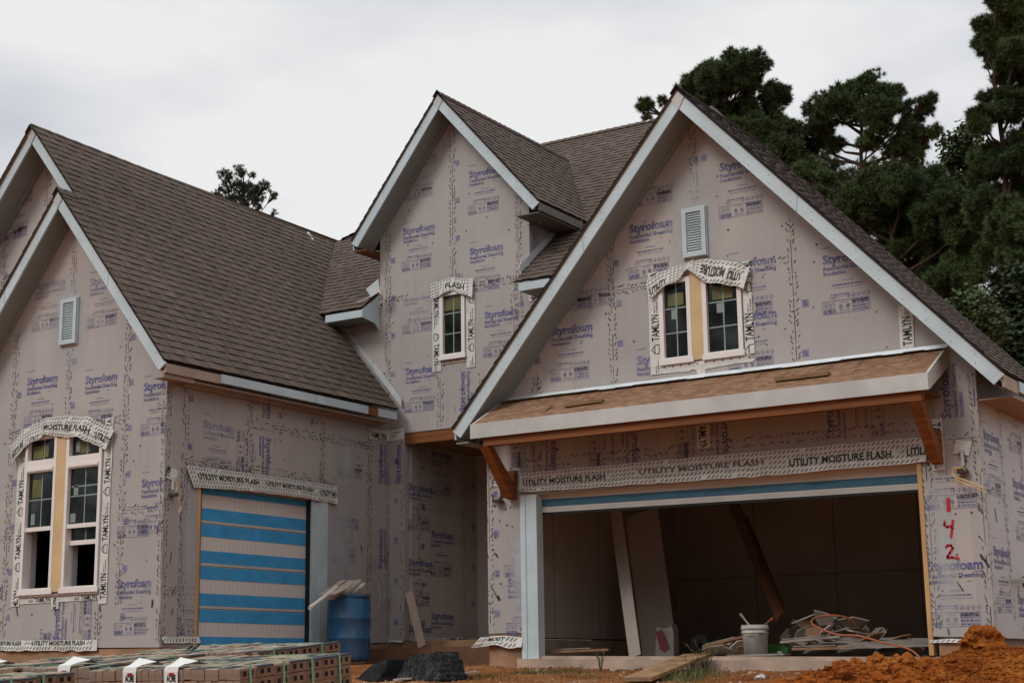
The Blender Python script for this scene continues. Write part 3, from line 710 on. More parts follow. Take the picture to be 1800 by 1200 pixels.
# ridge caps
def caps(p, q, seed, w=.13, dirs=None):
    p, q = Vector(p), Vector(q); d = (q-p); L = d.length; d.normalize(); R = random.Random(seed); mb = MB(); t = 0
    while t < L:
        l = .15; hz = .025
        for sg_, dv in zip((-1, 1), dirs):
            dv = Vector(dv).normalized()
            a = p+d*t+Vector((0, 0, hz+.012)); b = p+d*min(L, t+l)+Vector((0, 0, hz))
            c = tuple(x*R.uniform(.85, 1.1) for x in SH[R.randrange(6)])
            pts = [a, b, b+dv*w, a+dv*w]
            mb.face(pts, 'shingle', c); mb.face([p_-Vector((0, 0, .012)) for p_ in pts], 'shingle', c)
            mb.face([a, a+dv*w, a+dv*w-Vector((0, 0, .02)), a-Vector((0, 0, .02))], 'shingle_edge', (.02, .02, .02))
            mb.face([a+dv*w, b+dv*w, b+dv*w-Vector((0, 0, .015)), a+dv*w-Vector((0, 0, .015))], 'shingle_edge', (.02, .02, .02))
        t += l
    return part(mb, 'ridge_cap')
caps((BGX, 14.60, BGZ-.03), (BGX, 21.7, 7.66), 5, dirs=((-1, 0, -1.2), (1, 0, -1.2)))
caps((SGX, 14.27, SGZ), (SGX, 14.66, SGZ), 6, dirs=((-1, 0, -1.24), (1, 0, -1.24)))
# left slopes of the left wing
slope([(SGX, 14.29, SGZ), (-18.45, 14.29, sg(-18.45)), (-18.45, 15.06, sg(-18.45)), (SGX, 15.06, SGZ)], 0, 3)
slope([(BGX, 14.62, BGZ), (-20.6, 14.62, bgz(-20.6)), (-20.6, 25.0, bgz(-20.6)), (BGX, 25.0, BGZ-.2)], 0, 4)
# main roof
RY, RZ = 24.05, mz(24.05); hx0, hx1 = -14.6, -10.95
for i, pc in enumerate(([(-15.62, MY), (-14.74, MY), (-14.74, 23.92), (-17.33, 21.57)], [(-14.74, 22.85), (-13.31, 22.85), (-13.31, RY), (hx0, RY), (-14.74, 23.92)],
                        [(-13.31, 22.85), (-11.925, 20.95), (-11.925, RY), (-13.31, RY)], [(-11.925, MY), (-7.8, MY), (-7.8, 20.09), (hx1, RY), (-11.925, RY)])):
    slope([(x, y, mz(y)) for x, y in pc], 0, 11+i)
def plain_slope(pts):
    P = [Vector(p) for p in pts]; mb = MB(); mb.face(P, 'shingle', SH[0]); mb.face([p-Vector((0, 0, .04)) for p in P[::-1]], 'ply'); part(mb, 'roof_slope')
slope([(-7.8, 20.09, mz(20.09)), (-9.25, 24.5, 6.6), (hx1, RY, RZ)], 0, 16)
plain_slope([(hx1, 29, MZ), (-20.4, 29, MZ), (hx0, RY, RZ), (hx1, RY, RZ)])
plain_slope([(-17.33, 21.57, mz(21.57)), (hx0, RY, RZ), (-20.4, 29, MZ)])
caps((hx0-.1, RY, RZ), (hx1+.05, RY, RZ), 7, dirs=((0, -1, -.8), (0, 1, -.8)))
caps((hx1, RY, RZ), (-7.85, 20.15, mz(20.15)), 8, dirs=((-.6, -.8, -.45), (1, .2, -.85)))
caps((-17.25, 21.64, 7.68), (hx0, RY, RZ), 9, dirs=((.7, -.7, 0.02), (-.7, .7, -.3)))
# dormer roof
dY = 19.055; vb = lambda z: MY+(z-MZ)/MS
DE = -11.51; DW = -15.0
slope([(DE, dY, dz(DE)), (DE, vb(dz(DE))+.02, dz(DE)), (DPX, vb(DPZ)+.02, DPZ), (DPX, dY, DPZ)], 0, 21)
slope([(DPX, dY, DPZ), (DPX, vb(DPZ)+.02, DPZ), (DW, vb(dz(DW))+.02, dz(DW)), (DW, dY, dz(DW))], 0, 22)
caps((DPX, dY-.02, DPZ), (DPX, vb(DPZ)-.05, DPZ), 23, w=.12, dirs=((-1, 0, -1.25), (1, 0, -1.14)))
# garage roof
gY, gB = 16.405, 19.05
GE0, GE1 = -11.26, -4.28
slope([(GE1, gY, gz(GE1)), (GE1, gB, gz(GE1)), (GPX, gB, GPZ), (GPX, gY, GPZ)], 0, 31)
slope([(GPX, gY, GPZ), (GPX, gB, GPZ), (GE0, gB, gz(GE0)), (GE0, gY, gz(GE0))], 0, 32)
plain_slope([(-9.05, gB, gz(-9.05)), (-9.05, 19.47, gz(-9.05)), (GE0, 19.47, gz(GE0)), (GE0, gB, gz(GE0))])
caps((GPX, gY-.02, GPZ), (GPX, gB, GPZ), 33, dirs=((-1, 0, -1.155), (1, 0, -1.075)))
mb = MB(); mb.prism([(GE1-.3, gB-.15, 2.9), (GPX, gB-.15, GPZ-.1), (-9.5, gB-.15, gz(-9.5)-.1), (-9.5, gB-.15, 2.9)], (0, .1, 0), 'foam'); part(mb, 'rear_gable_wall')
slope([(GE1, gB+.05, 2.95), (GE1, 23.4, 2.95), (-7.3, 23.4, 3.7), (-7.3, gB+.05, 3.7)], 0, 35)

# ---- rake boards, soffits, fascias
def rake(X0, z0, X1, z1, Y, Yw, hb=.235, ends=True, mat='trim', perp=None):
    """sloped board in plane Y from (X0,z0) low to (X1,z1) peak; soffit back to the wall at Yw"""
    m_ = (z1-z0)/(X1-X0); sgn = 1 if X1 > X0 else -1
    cut = hb*abs(m_)/(1+m_*m_)*sgn; zc = cut*m_
    low = (X0+cut, z0-hb+zc)                              # square-cut foot
    mb = MB(); mb.prism([(X0, Y, z0-.012), (X1, Y, z1-.012), (X1, Y, z1-hb), (low[0], Y, low[1])], (0, .03, 0), mat)
    R = random.Random(int(X0*50)); L = abs(X1-X0); s = Sheet(mb, 'Y', Y, (-99, 99, -9, 99), .001)
    for i in range(int(L/.28)):
        x = X0+(X1-X0)*(.08+.88*i/max(1, L/.28)); zz = z0+(x-X0)*m_
        for k in (.32, .74): s.rect(x-.006, zz-hb*k-.006, x+.006, zz-hb*k+.006, R.choice(('soffit', 'grey_fascia')))
    if L > 2:
        x = X0+(X1-X0)*R.uniform(.45, .6); zz = z0+(x-X0)*m_; s.stroke([(x, zz-.015), (x+.02*sgn, zz-hb+.005)], .006, 'grey_fascia')
    part(mb, 'rake_board')
    mb = MB(); e = hb-.03
    mb.prism([(X0+cut*.9, Y+.031, z0-e+zc*.9), (X1, Y+.031, z1-e), (X1, Y+.031, z1-e-.012), (X0+cut*.9, Y+.031, z0-e-.012+zc*.9)], (0, Yw-Y-.034, 0), 'soffit')
    mb.prism([(X0+cut*.9, Yw-.045, z0-e-.013+zc*.9), (X1, Yw-.045, z1-e-.013), (X1, Yw-.045, z1-e-.055), (X0+cut*.9, Yw-.045, z0-e-.055+zc*.9)], (0, .04, 0), 'soffit')
    part(mb, 'rake_soffit')
def peak_block(X, z, ml, mr, Y, w=.085, hb=.235):
    mb = MB(); mb.prism([(X-w, Y-.012, z-.014-w*ml), (X, Y-.012, z-.012), (X+w, Y-.012, z-.014-w*mr), (X, Y-.012, z-hb-.012)], (0, .011, 0), 'trim_white'); part(mb, 'peak_block')
rake(GE0, gz(GE0)-.03, GPX, GPZ-.03, 16.43, Yg); rake(GE1, gz(GE1)-.03, GPX, GPZ-.03, 16.43, Yg); peak_block(GPX, GPZ-.03, GL, GR, 16.43)
rake(DW, dz(DW)-.03, DPX, DPZ-.03, 19.077, Ye); rake(DE, dz(DE)-.03, DPX, DPZ-.03, 19.077, Ye); peak_block(DPX, DPZ-.03, DL, DR, 19.077)
rake(LE, LZ-.03, SGX, SGZ-.03, 14.312, Yl); rake(-18.45, sg(-18.45)-.03, SGX, SGZ-.03, 14.312, Yl); peak_block(SGX, SGZ-.03, LS, LS, 14.312)
rake(-16.2, bgz(-16.2)-.03, BGX, BGZ-.03, 14.66, Yb); rake(-20.6, bgz(-20.6)-.03, BGX, BGZ-.03, 14.66, Yb); peak_block(BGX, BGZ-.03, 1.2, LS, 14.66)
# eave fascias: left wing (raw sub-fascia in front, primed boards further back)
y1, y2, y3 = onX(390, 645, LE).y, onX(556, 685, LE).y, 19.27
mb = MB(); mb.box((LE-.05, 14.345, LZ-.155), (LE-.015, y1+.02, LZ-.035), 'raw_fascia'); mb.box((LE-.10, 14.345, LZ-.215), (LE-.051, 14.345+.55, LZ-.12), 'raw_fascia'); part(mb, 'fascia', 'bare brown sub-fascia without its trim board')
for a, b in ((y1, y2), (y2+.012, 18.55)):
    mb = MB(); mb.box((LE-.048, a, LZ-.145), (LE-.002, b, LZ-.028), 'trim'); part(mb, 'fascia')
mb = MB(); mb.box((LE-.049, 18.56, LZ-.15), (LE-.02, 18.80, LZ-.03), 'cedar_long'); part(mb, 'fascia', 'short rusty brown gap piece in the fascia')
mb = MB(); mb.box((LE-.048, 18.81, LZ-.145), (LE-.002, y3, LZ-.028), 'trim'); part(mb, 'fascia')
mb = MB(); mb.box((Xl+.002, Yl-.25, LZ-.20), (LE-.055, 19.2, LZ-.185), 'raw_fascia'); mb.box((Xl+.002, Yl+.2, LZ-.235), (Xl+.10, 19.15, LZ-.201), 'raw_fascia'); part(mb, 'eave_soffit')
# main eaves either side of the dormer
for x0, x1 in ((-15.47, -14.76), (-11.85, -7.85)):
    mb = MB(); mb.box((x0, MY+.0, MZ-.155), (x1, MY+.025, MZ-.038), 'trim'); part(mb, 'fascia')
    mb = MB(); mb.box((x0+.03, MY+.03, MZ-.17), (x1-.02, Ye-.003, MZ-.156), 'soffit'); part(mb, 'eave_soffit')
mb = MB(); mb.prism([(-14.755, MY+.0, MZ-.155), (-14.755, MY, MZ-.038), (-14.755, Ye-.004, MZ+.28), (-14.755, Ye-.004, MZ-.30), (-14.755, Ye-.12, MZ-.20)], (.022, 0, 0), 'trim'); part(mb, 'eave_return')
# bent loose flashing on the left of the dormer
mb = MB(); A = [onY(x, y, Ye-.30) for x, y in ((643, 508), (665, 490), (668, 512), (652, 522))]
mb.prism(A, (0, .004, 0), 'metal'); mb.tube([onY(628, 531, Ye-.42), onY(640, 527, Ye-.36), onY(652, 521, Ye-.30)], .008, 'metal', 6); part(mb, 'loose_flashing')
# dormer side eave
mb = MB(); mb.box((DE-.03, 19.11, dz(DE)-.155), (DE-.004, vb(dz(DE)-.1), dz(DE)-.035), 'grey_fascia')
part(mb, 'fascia', 'grey brown bare fascia on the right of the dormer')
mb = MB(); mb.box((-11.926, 19.11, dz(DE)-.185), (DE-.031, 20.3, dz(DE)-.17), 'grey_fascia'); part(mb, 'eave_soffit')
mb = MB(); mb.box((-14.99, 19.11, dz(DW)-.155), (-14.97, 20.2, dz(DW)-.035), 'trim'); mb.box((-14.97, 19.11, dz(DW)-.185), (-14.734, 20.2, dz(DW)-.17), 'cedar_long'); part(mb, 'eave_soffit')
# garage side eaves
mb = MB(); mb.box((GE1-.04, 16.465, gz(GE1)-.17), (GE1-.02, 17.02, gz(GE1)-.03), 'raw_fascia'); part(mb, 'fascia', 'bare brown sub-fascia at the garage corner')
mb = MB(); mb.box((GE1-.04, 17.03, gz(GE1)-.145), (GE1-.003, 19.0, gz(GE1)-.028), 'trim'); part(mb, 'fascia')
mb = MB(); mb.box((Xg1+.003, 16.90, gz(GE1)-.215), (GE1-.045, 19.0, gz(GE1)-.20), 'raw_fascia'); part(mb, 'eave_soffit')
mb = MB(); mb.box((GE0+.005, 16.465, gz(GE0)-.145), (GE0+.03, 19.4, gz(GE0)-.03), 'trim'); mb.box((GE0+.031, 16.465, gz(GE0)-.2), (Xg0-.003, 19.4, gz(GE0)-.185), 'soffit'); part(mb, 'eave_soffit')
# step flashing: along left slope against the front wall, along the main slope against the dormer cheek
mb = MB(); a, b = (-15.6, lsz(Ye, LE+15.6)), (-14.27, lsz(Ye, LE+14.27))
for (u0, z0), (u1, z1), h, dy in ((a, (-14.80, lsz(Ye, LE+14.80)), .075, .012), ((-14.80, lsz(Ye, LE+14.80)), b, .15, .05)):
    mb.prism([(u0, Ye-dy, z0+.01), (u1, Ye-dy, z1+.01), (u1, Ye-dy, z1+h), (u0, Ye-dy, z0+h)], (0, -.004, 0), 'metal')
part(mb, 'step_flashing')
mb = MB(); mb.prism([(-11.925, 19.18, mz(19.18)+.03), (-11.925, 20.6, mz(20.6)+.03), (-11.925, 20.6, mz(20.6)+.13), (-11.925, 19.18, mz(19.18)+.16)], (.006, 0, 0), 'metal')
mb.prism([(-12.12, Ye-.008, 5.95), (-11.93, Ye-.25, 5.86), (-11.93, Ye-.22, 6.02), (-12.08, Ye-.008, 6.08)], (0, -.006, 0), 'metal'); part(mb, 'step_flashing')
mb = MB(); p = onY(1137, 222, 24.0)
mb.prism([p+Vector((-.05, 0, -.12)), p+Vector((.10, 0, -.10)), p+Vector((.02, 0, .02)), p+Vector((.06, 0, .12)), p+Vector((-.02, 0, .10))], (0, .03, 0), 'metal'); part(mb, 'ridge_flashing')
mb = MB(); p = onX(289, 320, BGX); mb.prism([p+Vector((.05, -.05, -.06)), p+Vector((.16, .02, -.16)), p+Vector((.13, .10, -.13)), p+Vector((.02, .05, .02))], (.01, 0, .012), 'paper')
p = onX(536, 411, BGX); mb.prism([p+Vector((.05, -.05, -.04)), p+Vector((.16, .02, -.14)), p+Vector((.13, .08, -.11)), p+Vector((.02, .05, .04))], (.01, 0, .012), 'paper'); part(mb, 'loose_paper')

# ------------------------------------------------------------------ windows
def frame_piece(mb, r, w, y0, y1, mat):
    u0, z0, u1, z1 = r
    mb.box((u0, y0, z0), (u0+w, y1, z1), mat); mb.box((u1-w, y0, z0), (u1, y1, z1), mat)
    mb.box((u0+w, y0, z0), (u1-w, y1, z0+w), mat); mb.box((u0+w, y0, z1-w), (u1-w, y1, z1), mat)
def pane(win, r, Y, nx=2, ny=2, stickers=()):
    u0, z0, u1, z1 = r; mb = MB(); mb.box((u0, Y, z0), (u1, Y+.012, z1), 'glass')
    for i in range(1, nx): x = u0+(u1-u0)*i/nx; mb.box((x-.008, Y-.004, z0), (x+.008, Y-.001, z1), 'muntin')
    for j in range(1, ny): z = z0+(z1-z0)*j/ny; mb.box((u0, Y-.0035, z-.008), (u1, Y-.0012, z+.008), 'muntin')
    for (a, b, w, h, mt) in stickers:
        mb.box((u0+a*(u1-u0), Y-.003, z0+b*(z1-z0)), (u0+(a+w)*(u1-u0), Y-.0011, z0+(b+h)*(z1-z0)), mt)
    return mb.build('pane', win, off=1)
# front left pair: transom over a sash that stands open at the bottom
zt0, zt1 = onY(108, 822, Yl).z, onY(108, 808, Yl).z
zm = onY(108, 926, Yl).z; zs = WL[0][1]
for i, r in enumerate(WL):
    mb = MB(); frame_piece(mb, r, .05, Yl-.035, Yl+.09, 'vinyl')
    mb.box((r[0]+.05, Yl-.035, zt0-.03), (r[2]-.05, Yl+.06, zt1+.03), 'vinyl'); mb.box((r[0]+.05, Yl-.05, zt0-.012), (r[2]-.05, Yl-.036, zt0+.028), 'vinyl')
    mb.box((r[0]-.03, Yl-.045, zs-.035), (r[2]+.03, Yl-.036, zs+.035), 'vinyl')
    mb.box((r[0]+.05, Yl+.091, zs), (r[0]+.065, Yl+.185, zm), 'reveal')
    win = part(mb, 'window', 'tall white window of the pair, raised at the bottom' if i == 0 else None)
    st = ((.08, .1, .38, .62, 'yellow'), (.5, .15, .16, .55, 'yellow')) if i == 0 else ((.28, .12, .30, .62, 'yellow'), (.12, .2, .14, .5, 'sticker'))
    pane(win, (r[0]+.05, zt1+.03, r[2]-.05, r[3]-.05), Yl+.03, 2, 1, st)
    st = ((.13, .55, .36, .33, 'yellow'), (.12, .05, .15, .2, 'sticker')) if i == 0 else ((.12, .52, .15, .18, 'sticker'), (.04, .03, .17, .16, 'sticker'), (.04, .66, .9, .03, 'sticker'))
    top = (r[0]+.05, zm+.03, r[2]-.05, zt0-.03)
    pane(win, top, Yl+.02, 2, 2, st)
    mb = MB(); mb.box((r[0]+.05, Yl-.02, zm-.028), (r[2]-.05, Yl+.03, zm+.028), 'vinyl'); mb.build('meeting_rail', win, off=1)
    if i == 1:
        z2 = onY(143, 952, Yl).z
        mb = MB(); mb.box((r[0]+.07, Yl+.032, z2-.03), (r[2]-.05, Yl+.065, z2+.03), 'vinyl'); mb.box((r[0]+.055, Yl+.032, z2-.03), (r[0]+.0695, Yl+.065, zm-.03), 'vinyl'); mb.build('lower_sash', win, off=1)
        pane(win, (r[0]+.075, z2+.031, r[2]-.052, zm-.03), Yl+.05, 2, 1)
mb = MB(); mb.box((WL[0][2]+.002, Yl-.03, zs-.01), (WL[1][0]-.002, Yl+.05, 3.27), 'mull'); part(mb, 'mullion_board')
mb = MB(); mb.box((WL[0][0]-.02, Yl-.034, zs-.062), (WL[1][2]+.03, Yl-.006, zs-.037), 'raw_fascia'); s = Sheet(mb, 'Y', Yl-.032, (-20, 0, 0, 9))
R_ = random.Random(3)
for i in range(14): u = WL[0][0]+.03+i*.125; s.rect(u, zs-.058, u+.014, zs-.044, 'nail')
part(mb, 'window_flange')
# gable pair
for i, r in enumerate(WG):
    mb = MB(); frame_piece(mb, r, .055, Yg-.035, Yg+.09, 'vinyl'); mb.box((r[0]-.02, Yg-.045, r[1]-.03), (r[2]+.02, Yg-.036, r[1]+.035), 'vinyl')
    win = part(mb, 'window')
    pane(win, (r[0]+.055, r[1]+.055, r[2]-.055, r[3]-.055), Yg+.02, 2, 3, ((.15, .70, .66, .17, 'yellow'), (.28, .52, .25, .13, 'sticker')))
mb = MB(); mb.box((WG[0][2]+.002, Yg-.03, WG[0][1]-.01), (WG[1][0]-.002, Yg+.05, WG[0][3]+.18), 'mull'); part(mb, 'mullion_board')
mb = MB(); mb.box((WG[0][0]-.06, Yg-.012, WG[0][1]-.075), (WG[1][2]+.06, Yg-.004, WG[0][1]-.031), 'vinyl'); s = Sheet(mb, 'Y', Yg-.012, (-20, 0, 0, 9))
for i in range(11): u = WG[0][0]+.03+i*.11; s.rect(u, WG[0][1]-.062, u+.02, WG[0][1]-.045, 'nail')
part(mb, 'window_flange')
# dormer
mb = MB(); frame_piece(mb, WD, .06, Ye-.035, Ye+.09, 'vinyl'); mb.box((WD[0]-.02, Ye-.05, WD[1]-.03), (WD[2]+.02, Ye-.036, WD[1]+.03), 'vinyl')
win = part(mb, 'window', 'single white window of the dormer')
pane(win, (WD[0]+.06, WD[1]+.06, WD[2]-.06, WD[3]-.02), Ye+.02, 2, 3, ((.06, .72, .8, .2, 'yellow'),))
mb = MB(); mb.box((WD[0]-.03, Ye-.012, WD[1]-.09), (WD[2]+.03, Ye-.004, WD[1]-.031), 'raw_fascia'); s = Sheet(mb, 'Y', Ye-.012, (-20, 0, 0, 9))
for i in range(4): u = WD[0]+.05+i*.13; s.rect(u, WD[1]-.07, u+.02, WD[1]-.05, 'nail')
part(mb, 'window_flange')

# ------------------------------------------------------------------ flashing tapes
def tamlyn(axis, at, u, w, z0, z1, up=True, start=0.0, lean=0.0, half=False, name='flashing_tape'):
    """vertical strip of printed tape: u..u+w, z0..z1"""
    mb = MB(); R = random.Random(int(u*91+z0*37)); n = max(2, int((z1-z0)/.18)); s = Sheet(mb, axis, at, (-99, 99, -9, 99), .009)
    L = [(u+R.uniform(-.004, .004)+lean*(i/n), z0+(z1-z0)*i/n) for i in range(n+1)]; Rr = [(a+w+R.uniform(-.004, .004), b) for a, b in L]
    pts = L+Rr[::-1]
    mb.prism([s.P(a, b, .45) for a, b in pts][::-1], s.P(0, 0, .95)-s.P(0, 0, .45), 'tape')
    clip = (u-.01, u+w+.01+abs(lean), z0+.01, z1-.01)
    rot = 90 if up else -90
    z = z0-start
    while z < z1:
        o = (lean*((z-z0)/(z1-z0)) if z1 > z0 else 0)
        um = u+o+w/2
        def put(t, du, dz_, wd, hs):
            a = um+du if up else um-du
            b = z+dz_ if up else z+.75-dz_
            s.text(t, a, b, wd, 'black_ink', rot, .02, 1.1, hs, clip)
        put('TAMLYN', .055, .18, .33, .145)
        put('HOUSEWRAP', .045, .525, .16, .028); put('PREMIUM TAPE', .01, .525, .10, .020)
        q = [(.05, .02), (0, .02), (-.055, .075), (0, .13), (.05, .13)]
        pp = [((um+a, z+b) if up else (um-a, z+.75-b)) for a, b in q]
        for a, b in zip(pp, pp[1:]+pp[:1]):
            if clip[2] < min(a[1], b[1]) and max(a[1], b[1]) < clip[3]: s.stroke([a, b], .010, 'black_ink', 1.1)
        put('SALES', -.0, .03, .09, .035)
        z += .75
    return part(mb, name)
def pxr(Y, x0, x1, y): a, b = onY(x0, y, Y), onY(x1, y, Y); return a.x, b.x-a.x
# front-left window sides, sill
u, w = pxr(Yl, 19, 41, 1000); tamlyn('Y', Yl-.004, WL[0][0]-.165, .165, onY(18, 1066, Yl).z, 3.02, True, .30)
tamlyn('Y', Yl-.004, WL[1][2]+.02, .150, onY(188, 1060, Yl).z, 3.40, True, .12)
mb = MB(); z = zs-.065; s = Sheet(mb, 'Y', Yl-.004, (-99, 99, -9, 99), .009); u0, u1 = WL[0][0]+.002, WL[1][2]+.018
mb.prism([s.P(u0, z-.085, .3), s.P(u1, z-.075, .3), s.P(u1, z, .3), s.P(u0, z, .3)], (0, -.004, 0), 'tape')
for u in (u0+.30, u0+1.18): s.text('TAMLYN', u, z-.07, .30, 'black_ink', 0, .02, 1.1, .085, (u0, u1, z-.09, z)); s.text('SALES', u-.12, z-.065, .09, 'black_ink', 0, .0, 1.1, .05, (u0, u1, z-.09, z))
part(mb, 'flashing_tape')
mb = MB(); s = Sheet(mb, 'Y', Yl-.004, (-99, 99, -9, 99), .014); u = WL[0][2]+.005; mb.prism([s.P(u, z-.17, .5), s.P(u+.14, z-.17, .5), s.P(u+.14, z, .5), s.P(u, z, .5)], (0, -.003, 0), 'tape'); s.text('TAMLYN', u+.10, z-.30, .28, 'black_ink', 90, .02, 1.1, .09, (u, u+.14, z-.165, z)); part(mb, 'flashing_tape')
# gable pair
tamlyn('Y', Yg-.004, onY(1142, 580, Yg).x, onY(1162, 580, Yg).x-onY(1142, 580, Yg).x, onY(1146, 659, Yg).z, onY(1142, 480, Yg).z, True, .52)
tamlyn('Y', Yg-.004, WG[1][2]+.015, .115, onY(1320, 622, Yg).z, onY(1318, 458, Yg).z, True, .02)
mb = MB(); s = Sheet(mb, 'Y', Yg-.004, (-99, 99, -9, 99), .006); z = WG[0][1]-.076
mb.prism([s.P(a, b, .4) for a, b in ((WG[0][0]-.02, z-.05), (WG[0][2]-.06, z-.06), (WG[0][2]-.02, z-.04), (WG[0][2]+.03, z-.05), (WG[0][2]+.05, z-.13), (WG[0][2]+.16, z-.14), (WG[0][2]+.15, z-.06), (WG[1][2]-.1, z-.035), (WG[1][2]+.1, z-.04), (WG[1][2]+.14, z), (WG[0][0]-.02, z))], (0, -.003, 0), 'tape'); part(mb, 'flashing_tape')
tamlyn('Y', Yg-.004, onY(1581, 575, Yg).x, onY(1606, 575, Yg).x-onY(1581, 575, Yg).x, onY(1590, 613, Yg).z, onY(1585, 538, Yg).z, True, .15)
# dormer
tamlyn('Y', Ye-.004, onY(761, 580, Ye).x, onY(776, 580, Ye).x-onY(761, 580, Ye).x, onY(768, 653, Ye).z, onY(763, 500, Ye).z, False, .14)
tamlyn('Y', Ye-.004, WD[2]+.02, .155, onY(833, 645, Ye).z, onY(833, 505, Ye).z, True, .52)
tamlyn('Y', Ye-.006, onY(665, 540, Ye).x, .07, onY(667, 547, Ye).z, onY(667, 511, Ye).z, False, .45)
tamlyn('Y', Ye-.004, onY(931, 540, Ye).x, .15, onY(931, 530, Ye).z, onY(931, 508, Ye).z, True, .3)
# above the garage door and beside the brackets
tamlyn('Y', Yg-.004, onY(1226, 780, Yg).x, onY(1249, 780, Yg).x-onY(1226, 780, Yg).x, 2.58, 2.95, False, .25)
tamlyn('Y', Yg-.004, onY(1637, 780, Yg).x, onY(1660, 780, Yg).x-onY(1637, 780, Yg).x, onY(1650, 826, Yg).z, onY(1655, 735, Yg).z, False, .05)
mb = MB(); s = Sheet(mb, 'Y', Yg-.004, (-99, 99, -9, 99), .008); q = [onY(*p, Yg) for p in ((903, 862), (916, 862), (914, 822), (903, 822))]; mb.prism([v+Vector((0, -.003, 0)) for v in q], (0, -.004, 0), 'tape')
s.text('FLASH', q[0].x+.075, q[0].z+.05, .2, 'black_ink', 90, .01, 1.2, .05); part(mb, 'flashing_tape')
# corner tape where the wing meets the entry wall
mb = MB(); s = Sheet(mb, 'X', Xl, (-99, Ye-.012, -9, 99), .008); s2 = Sheet(mb, 'Y', Ye, (Xl+.012, 9, -9, 99), .008)
a, b, c, d = s.at_px(648, 752), s.at_px(687, 757), s.at_px(687, 776), s.at_px(649, 770)
b = (Ye-.01, b[1]); c = (Ye-.01, c[1])
mb.face([s.P(*d, .7), s.P(*c, .7), s.P(*b, .7), s.P(*a, .7)], 'tape'); mb.face([s2.P(Xl+.009, c[1], .7), s2.P(-14.26, c[1]+.02, .7), s2.P(-14.25, b[1]+.02, .7), s2.P(Xl+.009, b[1], .7)], 'tape')
s.text('TAMLYN', a[0]+.01, d[1]+.03, .42, 'black_ink', -3, .02, 1.2, .13); s2.text('HOUSEWRAP', Xl+.04, c[1]+.11, .17, 'black_ink', 3, .01, 1.2, .035); s2.text('PREMIUM', Xl+.04, c[1]+.06, .09, 'black_ink', 3, .01, 1.2, .025)
part(mb, 'flashing_tape')

def moisture(axis, at, top, bot, rows, texts, name='moisture_flashing', lift=.012, wav=.012, sc=1.0):
    """printed flashing strip between two polylines given as (u, z) points"""
    mb = MB(); s = Sheet(mb, axis, at, (-99, 99, -9, 99), lift); R = random.Random(int(at*37+len(top)))
    def along(pl, t):
        L = [0]
        for a, b in zip(pl, pl[1:]): L.append(L[-1]+math.hypot(b[0]-a[0], b[1]-a[1]))
        d = t*L[-1]
        for i in range(len(pl)-1):
            if d <= L[i+1] or i == len(pl)-2:
                f = (d-L[i])/max(1e-6, L[i+1]-L[i]); return (pl[i][0]+f*(pl[i+1][0]-pl[i][0]), pl[i][1]+f*(pl[i+1][1]-pl[i][1]))
    length = sum(math.hypot(b[0]-a[0], b[1]-a[1]) for a, b in zip(top, top[1:])); n = max(10, int(length/.05)); ph = R.uniform(0, 6)
    bulge = lambda t, v: wav*(.6*math.sin(t*length*5+ph)+.4*math.sin(t*length*13+2*ph))*v + (.010*v*v)
    def P(t, v, k=0.0):
        a, b = along(top, t), along(bot, t); jj = wav*.45*noise.noise(Vector((t*length*7, ph, 0))); a = (a[0], a[1]+jj*(1-v)); b = (b[0], b[1]+1.3*wav*.5*noise.noise(Vector((t*length*6, ph+5, 0))))
        u, z = a[0]+(b[0]-a[0])*v, a[1]+(b[1]-a[1])*v
        p = s.P(u, z, 1.0); nn = s.P(0, 0, 1)-s.P(0, 0, 0); nn.normalize()
        return p+nn*(abs(bulge(t, v))+k)
    m_ = 6
    for i in range(n):
        for j in range(m_):
            mb.face([P(i/n, (j+1)/m_), P((i+1)/n, (j+1)/m_), P((i+1)/n, j/m_), P(i/n, j/m_)], 'tape')
    for i in range(n): mb.face([P((i+1)/n, 1), P(i/n, 1), P(i/n, 1)-(P(i/n, 1, .012)-P(i/n, 1)), P((i+1)/n, 1)-(P((i+1)/n, 1, .012)-P((i+1)/n, 1))], 'tape')
    pitch = .056/length*sc
    for j in range(rows):
        v0 = (j+.22)/rows; v1 = (j+.80)/rows; t = .006
        while t < 1-1.6*pitch:
            skip = any(min(a, b)-.01 < t < max(a, b)+.01 and min(c, d) < (v0+v1)/2 < max(c, d) for _, a, b, c, d, _ in texts)
            if not skip and R.random() < .95:
                mb.face([P(t, v1, .003), P(t+pitch*.34, v1, .003), P(t+pitch*.92, v0, .003), P(t+pitch*.58, v0, .003)], 'dash_ink')
            t += pitch
    for txt, t0, t1, v0, v1, mt in texts:
        vs, fs, w = glyphs(txt, .03)
        for f in fs:
            mb.face([P(t0+(t1-t0)*vs[i][0]/w, v1+(v0-v1)*vs[i][1]/.72, .004) for i in f], mt)
    return part(mb, name)
pY = lambda Y, *q: [(lambda p: (p.x, p.z))(onY(a, b, Y)) for a, b in q]
pX = lambda X, *q: [(lambda p: (p.y, p.z))(onX(a, b, X)) for a, b in q]
moisture('Y', Yl-.035, pY(Yl, (23, 784), (45, 757), (85, 736), (120, 731), (160, 733), (206, 756)), pY(Yl, (29, 819), (52, 784), (84, 768), (86, 763), (120, 769), (138, 768), (166, 779), (193, 790)), 5,
         (('MOISTURE FLASH', .36, .80, .40, .66, 'black_ink'), ('UTILITY', .86, 1.0, .42, .70, 'black_ink'), ('MOISTURE', .02, .15, .55, .85, 'black_ink'), ('UTILITY', .22, .33, .70, .95, 'dash_ink')), 'arched_flashing', .02, .055)
